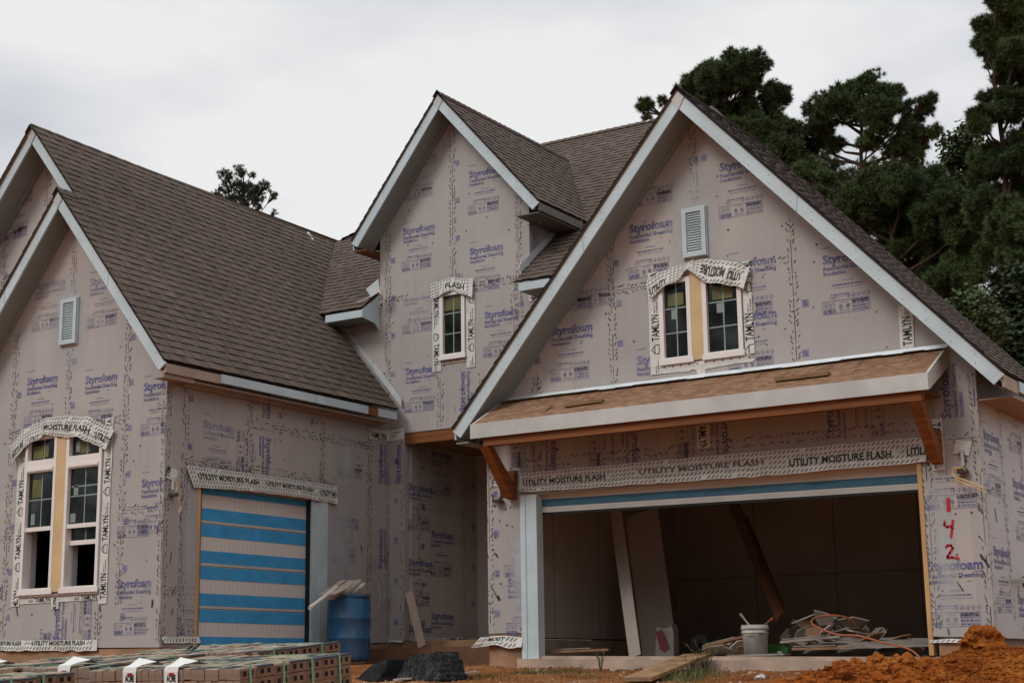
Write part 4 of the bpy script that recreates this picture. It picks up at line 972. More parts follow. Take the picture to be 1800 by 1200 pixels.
moisture('X', Xl, pX(Xl, (325, 818), (430, 831), (520, 843), (590, 855)), pX(Xl, (337, 857), (430, 862), (520, 873), (590, 886)), 5,
         (('UTILITY MOISTURE FLASH', .05, .44, .32, .58, 'green_ink'), ('UTILITY MOISTURE FLASH', .49, .82, .34, .58, 'green_ink'), ('UTILITY MO', .87, .995, .36, .62, 'green_ink')), lift=.03, wav=.02)
moisture('Y', Yg, pY(Yg, (915, 832), (1100, 815), (1300, 797), (1490, 780), (1630, 768)), pY(Yg, (917, 866), (1100, 853), (1300, 840), (1490, 824), (1630, 812)), 5,
         (('UTILITY MOISTURE FLASH', .01, .235, .38, .64, 'green_ink'), ('UTILITY MOISTURE FLASH', .325, .635, .33, .55, 'dash_ink'), ('UTILITY MOISTURE FLASH', .695, .925, .40, .70, 'green_ink'), ('UTILI', .958, .999, .38, .70, 'green_ink')), lift=.03, wav=.02)
moisture('Y', Yg-.035, pY(Yg, (1139, 497), (1160, 482), (1214, 462), (1222, 455)), pY(Yg, (1146, 527), (1165, 511), (1200, 490), (1214, 475)), 5,
         (('UTILITY', .04, .45, .50, .85, 'black_ink'),), 'arched_flashing', .015, .045)
moisture('Y', Yg-.05, pY(Yg, (1214, 463), (1250, 458), (1290, 462), (1322, 472)), pY(Yg, (1214, 477), (1245, 499), (1280, 503), (1312, 510)), 5,
         (('MOISTURE', .64, .24, .72, .32, 'black_ink'), ('UTILI', .90, .70, .74, .40, 'black_ink')), 'arched_flashing', .02, .055)
moisture('Y', Ye-.03, pY(Ye, (760, 500), (795, 489), (834, 491)), pY(Ye, (761, 526), (797, 513), (834, 523)), 5, (('FLASH', .36, .80, .36, .72, 'black_ink'),), 'arched_flashing', .015, .05)
moisture('Y', Yl+.002, pY(Yl, (-30, 1126), (172, 1124)), pY(Yl, (-30, 1143), (172, 1143)), 2, (('UTILITY MOISTURE FLASH', .02, .35, .04, .45, 'green_ink'), ('UTILITY MOISTURE FLASH', .45, .9, .04, .45, 'green_ink')), 'base_flashing', .012, .03)
moisture('X', Xl, pX(Xl, (283, 1119), (348, 1118)), pX(Xl, (283, 1130), (350, 1130)), 1, (), 'base_flashing', .012, .04)
moisture('Y', Yg, pY(Yg, (846, 1122), (870, 1118), (921, 1118)), pY(Yg, (832, 1138), (870, 1133), (921, 1139)), 2, (('MOIST', .25, .6, .1, .5, 'black_ink'),), 'base_flashing', .02, .06)
moisture('Y', Yg, pY(Yg, (1636, 1124), (1700, 1122)), pY(Yg, (1636, 1130), (1700, 1129)), 1, (), 'base_flashing', .012, .03)
moisture('Y', Ye, pY(Ye, (654, 1126), (710, 1125)), pY(Ye, (654, 1131), (708, 1128)), 1, (), 'base_flashing', .012, .03)
moisture('X', Xr, pX(Xr, (722, 1120), (836, 1120)), pX(Xr, (722, 1130), (836, 1128)), 2, (('FLASH', .6, .9, .1, .8, 'black_ink'),), 'base_flashing', .010, .02)

# ------------------------------------------------------------------ gable vents
def vent(Y, x0, y0, x1, y1):
    u0, z0, u1, z1 = rect_px(Y, x0, y0, x1, y1); mb = MB(); w = .055
    frame_piece(mb, (u0, z0, u1, z1), w, Y-.055, Y-.002, 'trim'); frame_piece(mb, (u0-.012, z0-.012, u1+.012, z1+.012), .012, Y-.03, Y-.002, 'trim')
    mb.box((u0+w, Y-.006, z0+w), (u1-w, Y-.003, z1-w), 'grey_fascia'); o = part(mb, 'gable_vent')
    mb = MB(); n = 16
    for i in range(n):
        z = z0+w+(z1-z0-2*w)*(i+.5)/n; h = (z1-z0-2*w)/n
        mb.prism([(u0+w, Y-.047, z-h*.50), (u0+w, Y-.044, z-h*.62), (u0+w, Y-.010, z+h*.62), (u0+w, Y-.014, z+h*.74)], (u1-u0-2*w, 0, 0), 'trim')
    mb.build('louvre', o, off=1)
vent(Yl, 110, 526, 138, 605); vent(Yg, 1202, 366, 1243, 452)

# ------------------------------------------------------------------ single garage door in the wing
Yd0, Yd1 = onX(352, 1000, Xl-.10).y, onX(548, 1000, Xl-.10).y+.06
dh = (dtop+.06-dbot)/4
gd = None
mb = MB(); mb.box((Xl-.16, Yd0, dbot-.02), (Xl-.145, Yd1, dbot+4*dh), 'dark'); gd = part(mb, 'garage_door', 'single sectional door with blue and white stripes')
for k in range(4):
    z0 = dbot+k*dh; mb = MB(); X1 = Xl-.10
    mb.box((Xl-.144, Yd0, z0+.004), (X1, Yd1, z0+dh-.004), 'bead')
    for a, b in ((.075, .36), (.69, .985)):
        mb.box((X1+.0005, Yd0, z0+a*dh), (X1+.004, Yd1, z0+b*dh), 'blue')
    mb.box((X1+.0005, Yd0, z0+.006), (X1+.003, Yd1, z0+.07*dh), 'trim_white')
    mb.build('door_panel', gd, off=1)
mb = MB(); mb.box((Xl-.10, dL[0]-.012, dbot+.02), (Xl+.005, dL[0]+.045, dtop), 'pine'); part(mb, 'door_jamb', 'bare yellow pine jamb')
yj = onX(546, 1000, Xl).y
mb = MB(); mb.box((Xl-.09, yj+.01, dbot+.02), (Xl+.012, dL[1]+.02, dtop), 'trim'); mb.box((Xl+.0125, yj+.17, dbot+.02), (Xl+.022, dL[1]+.02, dtop), 'trim'); mb.box((Xl-.095, yj, dbot), (Xl-.02, yj+.009, dtop), 'rubber'); part(mb, 'door_trim')
mb = MB(); mb.box((Xl-.14, dL[0], dtop-.02), (Xl+.004, dL[1], dtop+.05), 'pine'); part(mb, 'door_header')

# ------------------------------------------------------------------ double garage: raised door, trim, slab, interior
zb0, zb1 = onY(947, 901, Yg+.12).z, onY(1615, 860, Yg+.12).z
mb = MB(); X0, X1 = GD[0]-.05, GD[1]+.02; Y0 = Yg+.12
def strip(mb, a, b, mat, dy=0, t=.045):
    """band of the tilted door between heights a and b above its lower edge"""
    za, zb = (lambda f: (zb0+a*f, zb1+a*f)), None
    mb.prism([(X0, Y0-dy, zb0+a), (X1, Y0-dy, zb1+a), (X1, Y0-dy, zb1+b), (X0, Y0-dy, zb0+b)], (0, t, 0), mat)
strip(mb, .0, .40, 'bead'); gd2 = part(mb, 'garage_door', 'raised double door showing one blue strip')
mb = MB(); strip(mb, .07, .165, 'blue_shaded', .004, .003); mb.build('film_strip', gd2, off=1)
mb = MB(); strip(mb, -.0, .055, 'trim_white', .008, .007); strip(mb, -.03, -.001, 'rubber', .0, .03); mb.build('bottom_rail', gd2, off=1)
mb = MB(); mb.box((GD[0]-.05, Yg+.02, GD[2]+.04), (GD[1]+.05, Yg+.10, GD[2]+.15), 'pine'); part(mb, 'door_header')
tx0, tx1 = onY(918, 1000, Yg).x, onY(946, 1000, Yg).x
mb = MB(); mb.box((tx0, Yg-.022, .16), (tx1, Yg+.13, 2.2), 'trim'); mb.box((tx0, Yg-.034, .16), (tx0+.075, Yg-.0225, 2.2), 'trim'); part(mb, 'door_trim')
mb = MB(); mb.box((GD[1], Yg-.012, .13), (GD[1]+.05, Yg+.13, 2.21), 'pine'); part(mb, 'door_jamb', 'bare yellow pine jamb')
# slab: its front edge follows the photo's slight fall to the right
def wedge(mb, x0, x1, y0, y1, zl, zr, zb, mat):
    mb.raw([(x0, y0, zb), (x1, y0, zb), (x1, y1, zb), (x0, y1, zb), (x0, y0, zl), (x1, y0, zr), (x1, y1, zr), (x0, y1, zl)], [(0, 3, 2, 1), (4, 5, 6, 7), (0, 1, 5, 4), (1, 2, 6, 5), (2, 3, 7, 6), (3, 0, 4, 7)], mat)
mb = MB(); wedge(mb, Xg0+.14, Xg1-.14, Yg+.02, 23.2, .225, .105, -.6, 'concrete'); wedge(mb, tx0-.02, GD[1]+.1, Yg-.12, Yg+.018, .185, .065, -.6, 'concrete')
part(mb, 'garage_slab')
for x0, x1, y0, y1, zl, zr in ((Xg0, tx0-.025, Yg+.015, Yg+.3, .49, .49), (GD[1]+.105, Xg1-.003, Yg+.012, Yg+.3, .30, .30), (-20.4, Xl-.012, Yl+.016, 28, .42, .385), (Xl-.004, Xg0-.002, Ye+.02, 27.9, .50, .50),
                               (Xl-.011, Xl-.003, Yl+.05, dL[0], .385, .385), (Xl-.011, Xl-.003, dL[1], Ye+.019, .44, .44)):
    mb = MB(); wedge(mb, x0, x1, y0, y1, zl, zr, -.6, 'concrete_stained'); part(mb, 'foundation')
mb = MB(); wedge(mb, Xl+.02, Xg0-.02, Ye-.62, Ye+.018, .395, .395, -.6, 'step_concrete'); part(mb, 'porch_step')
mb = MB(); mb.box((Xl-.02, dL[0], .1), (Xl+.02, dL[1], dbot-.025), 'concrete'); part(mb, 'door_sill')
# interior linings
mb = MB()
mb.box((Xg0+.10, Yg+.14, .46), (Xg0+.125, 22.0, 2.75), 'drywall'); mb.box((Xg0+.02, Yg+.14, .2), (Xg0+.12, 22.0, .44), 'concrete')
mb.box((Xg0+.126, 21.98, .15), (Xg1-.15, 22.0, 2.75), 'drywall'); mb.box((Xg1-.17, Yg+.16, .12), (Xg1-.145, 21.97, 2.75), 'drywall')
mb.box((Xg0+.1, Yg+.145, 2.76), (Xg1-.145, 22.0, 2.79), 'drywall'); mb.box((GD[1]+.06, Yg+.141, .15), (Xg1-.171, Yg+.16, 2.75), 'drywall'); mb.box((Xg0+.126, Yg+.141, 2.3), (Xg1-.171, Yg+.16, 2.75), 'drywall')
for y in (18.3, 19.52, 20.74): mb.box((Xg0+.1255, y, .46), (Xg0+.1275, y+.006, 2.75), 'seam')
for x in (-9.6, -8.35, -7.1, -5.9): mb.box((x, 21.976, .15), (x+.008, 21.9795, 2.75), 'seam')
mb.box((Xg0+.13, 21.976, 1.36), (Xg1-.18, 21.9795, 1.367), 'seam')
part(mb, 'garage_lining')
mb = MB()  # near-black linings and sheets paint in the darkness behind the windows
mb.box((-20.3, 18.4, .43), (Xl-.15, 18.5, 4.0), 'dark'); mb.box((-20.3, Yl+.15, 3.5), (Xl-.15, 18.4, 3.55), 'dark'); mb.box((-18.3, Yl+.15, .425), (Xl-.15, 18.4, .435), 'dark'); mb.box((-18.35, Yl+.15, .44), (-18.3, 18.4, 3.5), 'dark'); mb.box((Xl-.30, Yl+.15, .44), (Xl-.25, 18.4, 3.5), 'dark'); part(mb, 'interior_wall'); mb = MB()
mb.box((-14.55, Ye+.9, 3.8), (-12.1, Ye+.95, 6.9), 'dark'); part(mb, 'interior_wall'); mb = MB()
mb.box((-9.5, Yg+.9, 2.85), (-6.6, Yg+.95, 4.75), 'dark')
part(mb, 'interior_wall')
# porch ceiling, beam
mb = MB(); mb.box((Xr+.003, Ye+.145, 3.50), (Xg0-.003, 21.41, 3.53), 'ply'); part(mb, 'porch_ceiling')
mb = MB(); mb.box((-14.245, Ye+.012, 3.485), (Xg0-.003, Ye+.139, ez-.004), 'cedar_long'); mb.box((-14.245, Ye+.0135, 3.48), (Xg0-.003, Ye+.02, 3.545), 'ply'); part(mb, 'porch_beam')

# ------------------------------------------------------------------ canopy over the garage
Yf = 16.14; ax0, ax1 = -10.80, -5.0
fz0, fz1 = onY(1230, 716, Yf).z, 0
zt = (onY(828, 745, Yf).z+onY(1628, 653, Yf).z)/2; zlo = (onY(833, 770, Yf).z+onY(1632, 684, Yf).z)/2; zw = onY(1660, 607, Yg).z-.03
aw = MB(); aw.prism([(ax0+.03, Yf+.03, zt-.014), (ax0+.03, Yg-.004, zw-.014), (ax0+.03, Yg-.004, zw), (ax0+.03, Yf+.03, zt)], (ax1-ax0-.06, 0, 0), 'osb')
for x in (-10.2, -9.58, -8.36, -7.14, -5.92, -5.35):
    aw.prism([(x, Yf+.04, zt+.0015), (x+.006, Yf+.04, zt+.0015), (x+.006, Yg-.01, zw+.0015), (x, Yg-.01, zw+.0015)], (0, 0, .0008), 'seam')
canopy = part(aw, 'canopy', 'sloping canopy with a bare chipboard deck')
mb = MB(); mb.box((ax0, Yf, zlo), (ax1, Yf+.028, zt-.004), 'trim_white'); mb.build('fascia', canopy, off=1)
for x, nm in ((ax0, 0), (ax1-.028, 1)):
    mb = MB(); mb.prism([(x, Yf+.029, zlo), (x, Yf+.029, zt-.002), (x, Yg-.004, zw+.002), (x, Yg-.004, zw-.22)], (.028, 0, 0), 'trim_white'); mb.build('side_fascia', canopy, off=1)
mb = MB(); mb.box((ax0+.16, Yf+.05, zlo-.10), (ax1-.10, Yf+.17, zlo+.06), 'cedar_long'); mb.box((ax0+.1, Yf+.171, zlo+.02), (ax1-.1, Yg-.01, zlo+.035), 'cedar_long'); mb.build('beam', canopy, off=1)
for X in (onY(893, 845, 16.75).x-.06, onY(1642, 790, 16.75).x-.06):
    mb = MB(); w = .12
    mb.prism([(X, Yf+.05, zlo-.10), (X, Yf+.19, zlo-.10), (X, Yg-.07, 2.34), (X, Yg-.07, 2.17), (X, Yg-.15, 2.17)], (w, 0, 0), 'cedar')
    mb.box((X+.002, Yg-.069, 2.16), (X+w-.002, Yg-.012, 2.52), 'cedar'); mb.build('bracket', canopy, off=1)
def on_awn(px, py):
    d = ray(px, py); k = (zw-zt)/(Yg-Yf-.03); t = (zt-k*(Yf+.03))/(d[2]-k*d[1]); return Vector(d*t)
for a, b in (((994, 716), (1060, 707)), ((1364, 671), (1458, 660))):
    mb = MB(); mb.bar(on_awn(*a)+Vector((0, 0, .02)), on_awn(*b)+Vector((0, 0, .02)), .09, .038, 'ply'); mb.build('wood_cleat', canopy, off=1)
mb = MB(); p = on_awn(950, 725); mb.prism([p, p+Vector((.06, 0, .004)), p+Vector((.11, .14, .12)), p+Vector((.06, .14, .12))], (0, 0, .006), 'ply'); mb.build('wood_shim', canopy, off=1)
mb = MB(); R_ = random.Random(5); xs = [ax0+.02+i*(ax1-ax0)/24 for i in range(25)]
for a, b in zip(xs, xs[1:]):
    h0 = .045; mb.prism([(a, Yg-.012, zw+.004), (b, Yg-.012, zw+.004), (b, Yg-.008, zw+h0), (a, Yg-.008, zw+h0)], (0, -.003, 0), 'metal'); 
    j0 = R_.uniform(.0, .012); mb.prism([(a, Yg-.012, zw+.006), (b, Yg-.012, zw+.006), (b, Yg-.10, zw-.018+j0), (a, Yg-.10, zw-.018+j0)], (0, 0, .003), 'metal')
mb.build('wall_flashing', canopy, off=1)

# ------------------------------------------------------------------ electric boxes, hose bib
def ebox(axis, px, py, at, wires, lab):
    p = onY(px, py, at) if axis == 'Y' else onX(px, py, at)
    nn = Vector((0, -1, 0)) if axis == 'Y' else Vector((1, 0, 0)); sd_ = Vector((1, 0, 0)) if axis == 'Y' else Vector((0, 1, 0)); mb = MB()
    q = [p+sd_*a+Vector((0, 0, b))+nn*.012 for a, b in ((-.10, -.02), (.07, -.06), (.11, .09), (-.06, .13))]; mb.prism(q, nn*.004, 'tape')
    s = Sheet(mb, axis, at, (-99, 99, -9, 99), .02); uu = p.x if axis == 'Y' else p.y
    s.text('TAM', uu-.05, p.z-.01, .13, 'black_ink', -75 if lab == 1 else 80, .02, 1, .10)
    mb.tube([p+nn*.03, p+nn*.03+Vector((0, 0, -.17))], .022, 'trim_white', 8)
    c = p+nn*.05+Vector((0, 0, -.22)); mb.lathe([(.0, -.03), (.06, -.03), (.065, 0), (.05, .02), (0, .03)], 'metal_dark', 12, Matrix.Translation(c))
    o = part(mb, 'outlet_box')
    for wv_ in wires:
        mb = MB(); mb.tube([c+sd_*a+nn*b+Vector((0, 0, z)) for a, b, z in wv_], .0075, 'wire', 6); mb.build('wire', o, off=1)
ebox('Y', 1692, 792, Yg, [[(-.05, .05, .0), (-.10, .06, -.02), (-.07, .07, -.07), (.06, .08, -.12), (.24, .08, -.22)], [(.0, .05, .02), (-.09, .05, .01), (-.06, .06, -.10), (.08, .07, -.17), (.26, .07, -.26)], [(.04, .05, 0), (.02, .07, .03), (-.08, .07, .02), (-.10, .06, -.03)]], 1)
ebox('X', 301, 838, Xl, [[(0, .03, .0), (.02, .05, .1), (-.03, .05, .2)], [(0, .03, -.02), (.06, .05, -.10), (.10, .05, -.16), (.05, .05, -.24)]], 0)
ebox('Y', 880, 850, Yg, [[(0, .03, 0), (-.04, .05, -.05)]], 0)
mb = MB(); p = onX(1800, 1019, Xg1); mb.tube([p+Vector((-.02, .3, 0)), p+Vector((.10, .1, .0)), onX(1776, 1021, Xg1)+Vector((.12, 0, 0))], .028, 'trim_white', 10)
q = onX(1780, 1021, Xg1)+Vector((.12, 0, 0)); mb.tube([q+Vector((0, 0, .05)), q+Vector((0, 0, -.07))], .016, 'metal_dark', 8); mb.tube([q+Vector((0, -.05, .05)), q+Vector((0, .05, .05))], .012, 'trim_white', 8); part(mb, 'hose_bib')
# plastic film hanging in the corner of the wing
mb = MB(); R_ = random.Random(2); P0 = [(655, 1010), (659, 1050), (656, 1085), (665, 1090), (675, 1088), (686, 1070), (684, 1045), (676, 1000), (668, 985)]
c = onX(670, 1055, Xl)+Vector((.10, 0, 0)); ring = [onX(a, b, Xl)+Vector((.02+R_.uniform(0, .05), 0, 0)) for a, b in P0]
for a, b in zip(ring, ring[1:]+ring[:1]): mb.face([a, b, c], 'film')
part(mb, 'plastic_film')

# ------------------------------------------------------------------ ground
def fbm(x, y, f, o=4, z=0.0): return noise.fractal(Vector((x*f, y*f, z)), 1.0, 2.0, o)
def lerp(x, a, b, p, q): t = min(1, max(0, (x-a)/(b-a))); t = t*t*(3-2*t); return p+(q-p)*t
MOUNDS = []
def G0(x, y):
    zb = .024*(-5-max(-16, min(-5, x))) - .055
    f = lerp(x, -14.6, -12.6, 14.3, 16.7)
    d = max(0.0, f-y)
    z = zb-.088*d
    z = max(z, -1.55)
    z += lerp(x, -6.0, -4.6, 0, .20)*lerp(y, 15.0, 16.6, 0, 1)*lerp(x, -3.5, 0, 1, .3)
    return z
def G(x, y, fine=True):
    z = G0(x, y)
    for mx_, my_, h, sx, sy in MOUNDS: z += h*math.exp(-((x-mx_)/sx)**2-((y-my_)/sy)**2)
    if fine:
        z += .030*fbm(x, y, 1.3, 3)
        k = sum(math.exp(-((x-a)/(1.4*c))**2-((y-b)/(1.4*d))**2) for a, b, h, c, d in MOUNDS)
        z += (.010+.026*min(1, k)*lerp(x, -5.6, -4.6, 1, .35))*fbm(x, y, 7.5, 5, 3.0)
    return z
_m = [(onY(px, py, Y), sx, sy) for px, py, Y, sx, sy in ((1590, 1156, 15.1, .50, .45), (1490, 1172, 14.8, .50, .42), (1420, 1190, 14.6, .40, .35), (1715, 1149, 15.9, .7, .5), (1800, 1141, 16.1, .8, .5))]
_A = np.array([[math.exp(-((p.x-q.x)/sx)**2-((p.y-q.y)/sy)**2) for q, sx, sy in _m] for p, _, _ in _m])
_h = np.linalg.solve(_A, np.array([p.z-G0(p.x, p.y) for p, _, _ in _m]))
MOUNDS += [(p.x, p.y, max(.02, float(h)), sx, sy) for (p, sx, sy), h in zip(_m, _h)]
def onG(px, py):
    d = ray(px, py); y = 6.0
    while y < 24:
        p = d*(y/d[1])
        if p[2] <= G(p[0], p[1], False): return Vector((p[0], p[1], G(p[0], p[1], True)))
        y += .02
    return Vector(d*(16/d[1]))
def axis_pts(lo, hi, a, b, st):
    o = [lo+(a-lo)*(i/14)**.5 for i in range(14)]; n = int((b-a)/st); o += [a+(b-a)*i/n for i in range(n)]
    o += [b+(hi-b)*(i/14)**2 for i in range(15)]; return o
xs = axis_pts(-420, 380, -18.5, -2.2, .055); ys = axis_pts(-120, 420, 8.2, 17.3, .055)
gv = [(x, y, G(x, y) if -19 < x < -2 and 8 < y < 18 else G(x, y, False)) for y in ys for x in xs]
nx_ = len(xs)
mb = MB(); gf, hp = [], []
me = bpy.data.meshes.new('ground'); me.from_pydata(gv, [], [(j*nx_+i, j*nx_+i+1, (j+1)*nx_+i+1, (j+1)*nx_+i) for j in range(len(ys)-1) for i in range(nx_-1)])
me.materials.append(M['clay']); me.materials.append(M['clay_loose'])
ids = []
for p in me.polygons:
    c = p.center; k = sum(math.exp(-((c.x-a)/(1.25*e))**2-((c.y-b)/(1.25*d))**2) for a, b, h, e, d in MOUNDS)+.18*fbm(c.x, c.y, 4)
    ids.append(1 if k > .42 or (c.x > -6.0 and 13.2 < c.y < 17 and k > .08) else 0)
me.polygons.foreach_set('material_index', ids); me.polygons.foreach_set('use_smooth', [True]*len(ids))
gr = bpy.data.objects.new('ground', me); COL.objects.link(gr); gr['kind'] = 'structure'; gr['label'] = 'bare red clay ground in front of the house'

def lump(name, c, r, mat, seed, squash=.8, rough=.35, sub=3, label=None, cat=None, group=None):
    bm = bmesh.new(); bmesh.ops.create_icosphere(bm, subdivisions=sub, radius=1)
    for v in bm.verts:
        n = noise.fractal(v.co*1.4+Vector((seed*7.1, seed*3.3, 0)), 1.0, 2.0, 4)
        n2 = noise.cell(v.co*1.8+Vector((seed, 0, 0)))
        v.co = v.co*(1+rough*n+.10*n2); v.co.z *= squash
    me = bpy.data.meshes.new(name); bm.to_mesh(me); bm.free(); me.materials.append(M[mat])
    for v in me.vertices: v.co *= r
    o = bpy.data.objects.new(name, me); COL.objects.link(o); o.location = c; o.rotation_euler = (0, 0, seed*1.7)
    return tag(o, label, cat, group)
p = onY(1726, 1131, 16.25); lump('clay_clod', p, .225, 'clay_loose', 3, .68, .45, 4, 'big orange clay clod on the dirt beside the garage corner', 'clod')
R_ = random.Random(11)
for px, py in ((945, 1181), (980, 1172), (992, 1168), (1003, 1171), (1018, 1174), (1036, 1172), (1052, 1171), (1110, 1173), (1122, 1175), (1138, 1174), (1290, 1182), (1310, 1178), (1320, 1184), (1340, 1192), (1080, 1178), (966, 1176), (1345, 1176)):
    p = onG(px, py); r = R_.uniform(.028, .060); lump('rubble_stone', p+Vector((0, 0, r*.3)), r, 'stone', px % 17+1, .7, .4, 2, 'small pale rubble stone on the clay in front of the garage slab', 'stone', 'rubble stones by the slab')
p = onG(1335, 1196); lump('white_scrap', p+Vector((0, 0, .03)), .05, 'paper', 5, .6, .7, 2, 'crumpled white scrap on the clay before the garage', 'litter')
# clods that make the heaps read as loose earth
mbs = MB(); 
def clods(n, seed):
    R = random.Random(seed); mb = MB()
    base = [(0, 0, 1), (.9, 0, .2), (-.45, .8, .2), (-.45, -.8, .2), (0, 0, -.8)]
    fs = [(0, 1, 2), (0, 2, 3), (0, 3, 1), (4, 2, 1), (4, 3, 2), (4, 1, 3)]
    k = 0
    while k < n:
        m_ = R.choice(MOUNDS); x, y = R.gauss(m_[0], m_[3]*.75), R.gauss(m_[1]-.25, m_[4]*.75)
        if y > 16.6 or not (-9 < x < -2.5): continue
        r = R.choice((.005, .007, .009, .012, .016, .026)); a = R.uniform(0, 6.3); z = G(x, y)+r*.3; c, s_2 = math.cos(a), math.sin(a)
        mb.raw([(x+r*(b[0]*c-b[1]*s_2)*R.uniform(.7, 1.3), y+r*(b[0]*s_2+b[1]*c)*R.uniform(.7, 1.3), z+r*b[2]*R.uniform(.6, 1.2)) for b in base], fs, 'clay_loose'); k += 1
    bm = bmesh.new(); bmesh.ops.create_icosphere(bm, subdivisions=2, radius=1); V = [v.co.copy() for v in bm.verts]; FS = [tuple(v.index for v in f.verts) for f in bm.faces]; bm.free()
    for i in range(210):
        m_ = R.choice(MOUNDS[:3]+MOUNDS[:2]+MOUNDS[3:4]); x, y = R.gauss(m_[0], m_[3]*.8), R.gauss(m_[1]-.35, m_[4]*.8)
        if y > 16.3: continue
        r = R.choice((.03, .04, .05, .075)); o = Vector((R.uniform(-50, 50), R.uniform(-50, 50), 0)); c = Vector((x, y, G(x, y)+r*.25))
        mb.raw([c+Vector((v.x, v.y, v.z*.75))*r*(1+.55*noise.fractal(v*1.3+o, 1, 2, 3)) for v in V], FS, 'clay_loose')
    return mb
o = clods(5200, 4).build('loose_clods'); tag(o, 'loose crumbs of orange clay over the dirt heaps', 'loose earth', kind='stuff')
# gravelly crumbs in front of the slab
mb = MB(); R_ = random.Random(21)
for i in range(1500):
    x, y = R_.uniform(-12, -5.5), R_.uniform(14.2, 16.75); r = R_.choice((.006, .009, .013, .02)); z = G(x, y)+r*.3; a = R_.uniform(0, 6)
    pts = [(0, 0, 1), (.9, 0, .2), (-.45, .8, .2), (-.45, -.8, .2)]
    mb.raw([(x+r*(b[0]*math.cos(a)-b[1]*math.sin(a)), y+r*(b[0]*math.sin(a)+b[1]*math.cos(a)), z+r*b[2]) for b in pts], [(0, 1, 2), (0, 2, 3), (0, 3, 1)], R_.choice(('stone', 'clay', 'clay_loose', 'clay', 'concrete')))
o = mb.build('gravel'); tag(o, 'fine gravel and crumbs scattered over the clay', 'gravel', kind='stuff')
# grass
def blade(mb, p, h, lean, w, mat, seg=3):
    a = random.uniform(0, 6.28); d = Vector((math.cos(a), math.sin(a), 0)); sdv = Vector((-d.y, d.x, 0)); L = []
    for i in range(seg+1):
        t = i/seg; c = p+Vector((0, 0, h*t*(1-.25*lean*t)))+d*(h*lean*t*t); L.append((c-sdv*w*(1-t)/2, c+sdv*w*(1-t)/2))
    for i in range(seg): mb.face([L[i][0], L[i][1], L[i+1][1], L[i+1][0]], mat)
mb = MB(); random.seed(12)
for px, py, rx, ry, n, h in ((835, 1190, .35, .22, 260, .07), (905, 1168, .35, .15, 160, .06), (920, 1160, .22, .1, 110, .09), (1000, 1182, .35, .2, 240, .06), (1010, 1190, .4, .2, 160, .06), (960, 1162, .25, .08, 90, .08), (780, 1186, .3, .12, 60, .05), (1205, 1188, .36, .26, 620, .13), (1222, 1170, .20, .18, 320, .15), (1195, 1195, .3, .2, 300, .12), (1700, 1188, .5, .3, 30, .05), (880, 1195, .5, .2, 120, .05)):
    c = onG(px, py)
    for i in range(n):
        x, y = random.gauss(c.x, rx*.6), random.gauss(c.y, ry*.6)
        if y > 16.7: continue
        blade(mb, Vector((x, y, G(x, y)-.005)), h*random.uniform(.4, 1.3), random.uniform(.1, .9), .009, 'grass')
o = mb.build('grass'); tag(o, 'short green grass tufts on the clay', 'grass', kind='stuff')
def weed(px, py, h, n, lab, spread=.5):
    c = onG(px, py); t = thing('weed_plant', lab, 'weed', c); mb = MB()
    for i in range(n):
        a = random.uniform(0, 6.28); b = spread*random.uniform(.3, 1); hh = h*random.uniform(.5, 1); e = Vector((math.cos(a)*b*hh, math.sin(a)*b*hh, hh)); mid = e*.5+Vector((0, 0, hh*.12))
        mb.tube([(0, 0, -.02), mid, e], .0045, 'weed', 4, False, .002)
        for k in range(5):
            p = mid.lerp(e, k/4); blade(mb, p, .05*random.uniform(.6, 1.3), .8, .012, 'grass', 2)
    mb.build('stem', t, off=1)
random.seed(31)
weed(1056, 1178, .24, 9, 'thin straggly weed growing against the left half of the garage slab', .45); weed(1140, 1170, .26, 7, 'tall sparse weed beside the muddy plank', .35); weed(1240, 1178, .34, 11, 'wiry weed arching out of the thick grass clump', .8); weed(1212, 1185, .2, 8, 'low bushy weed inside the thick grass clump', .7)

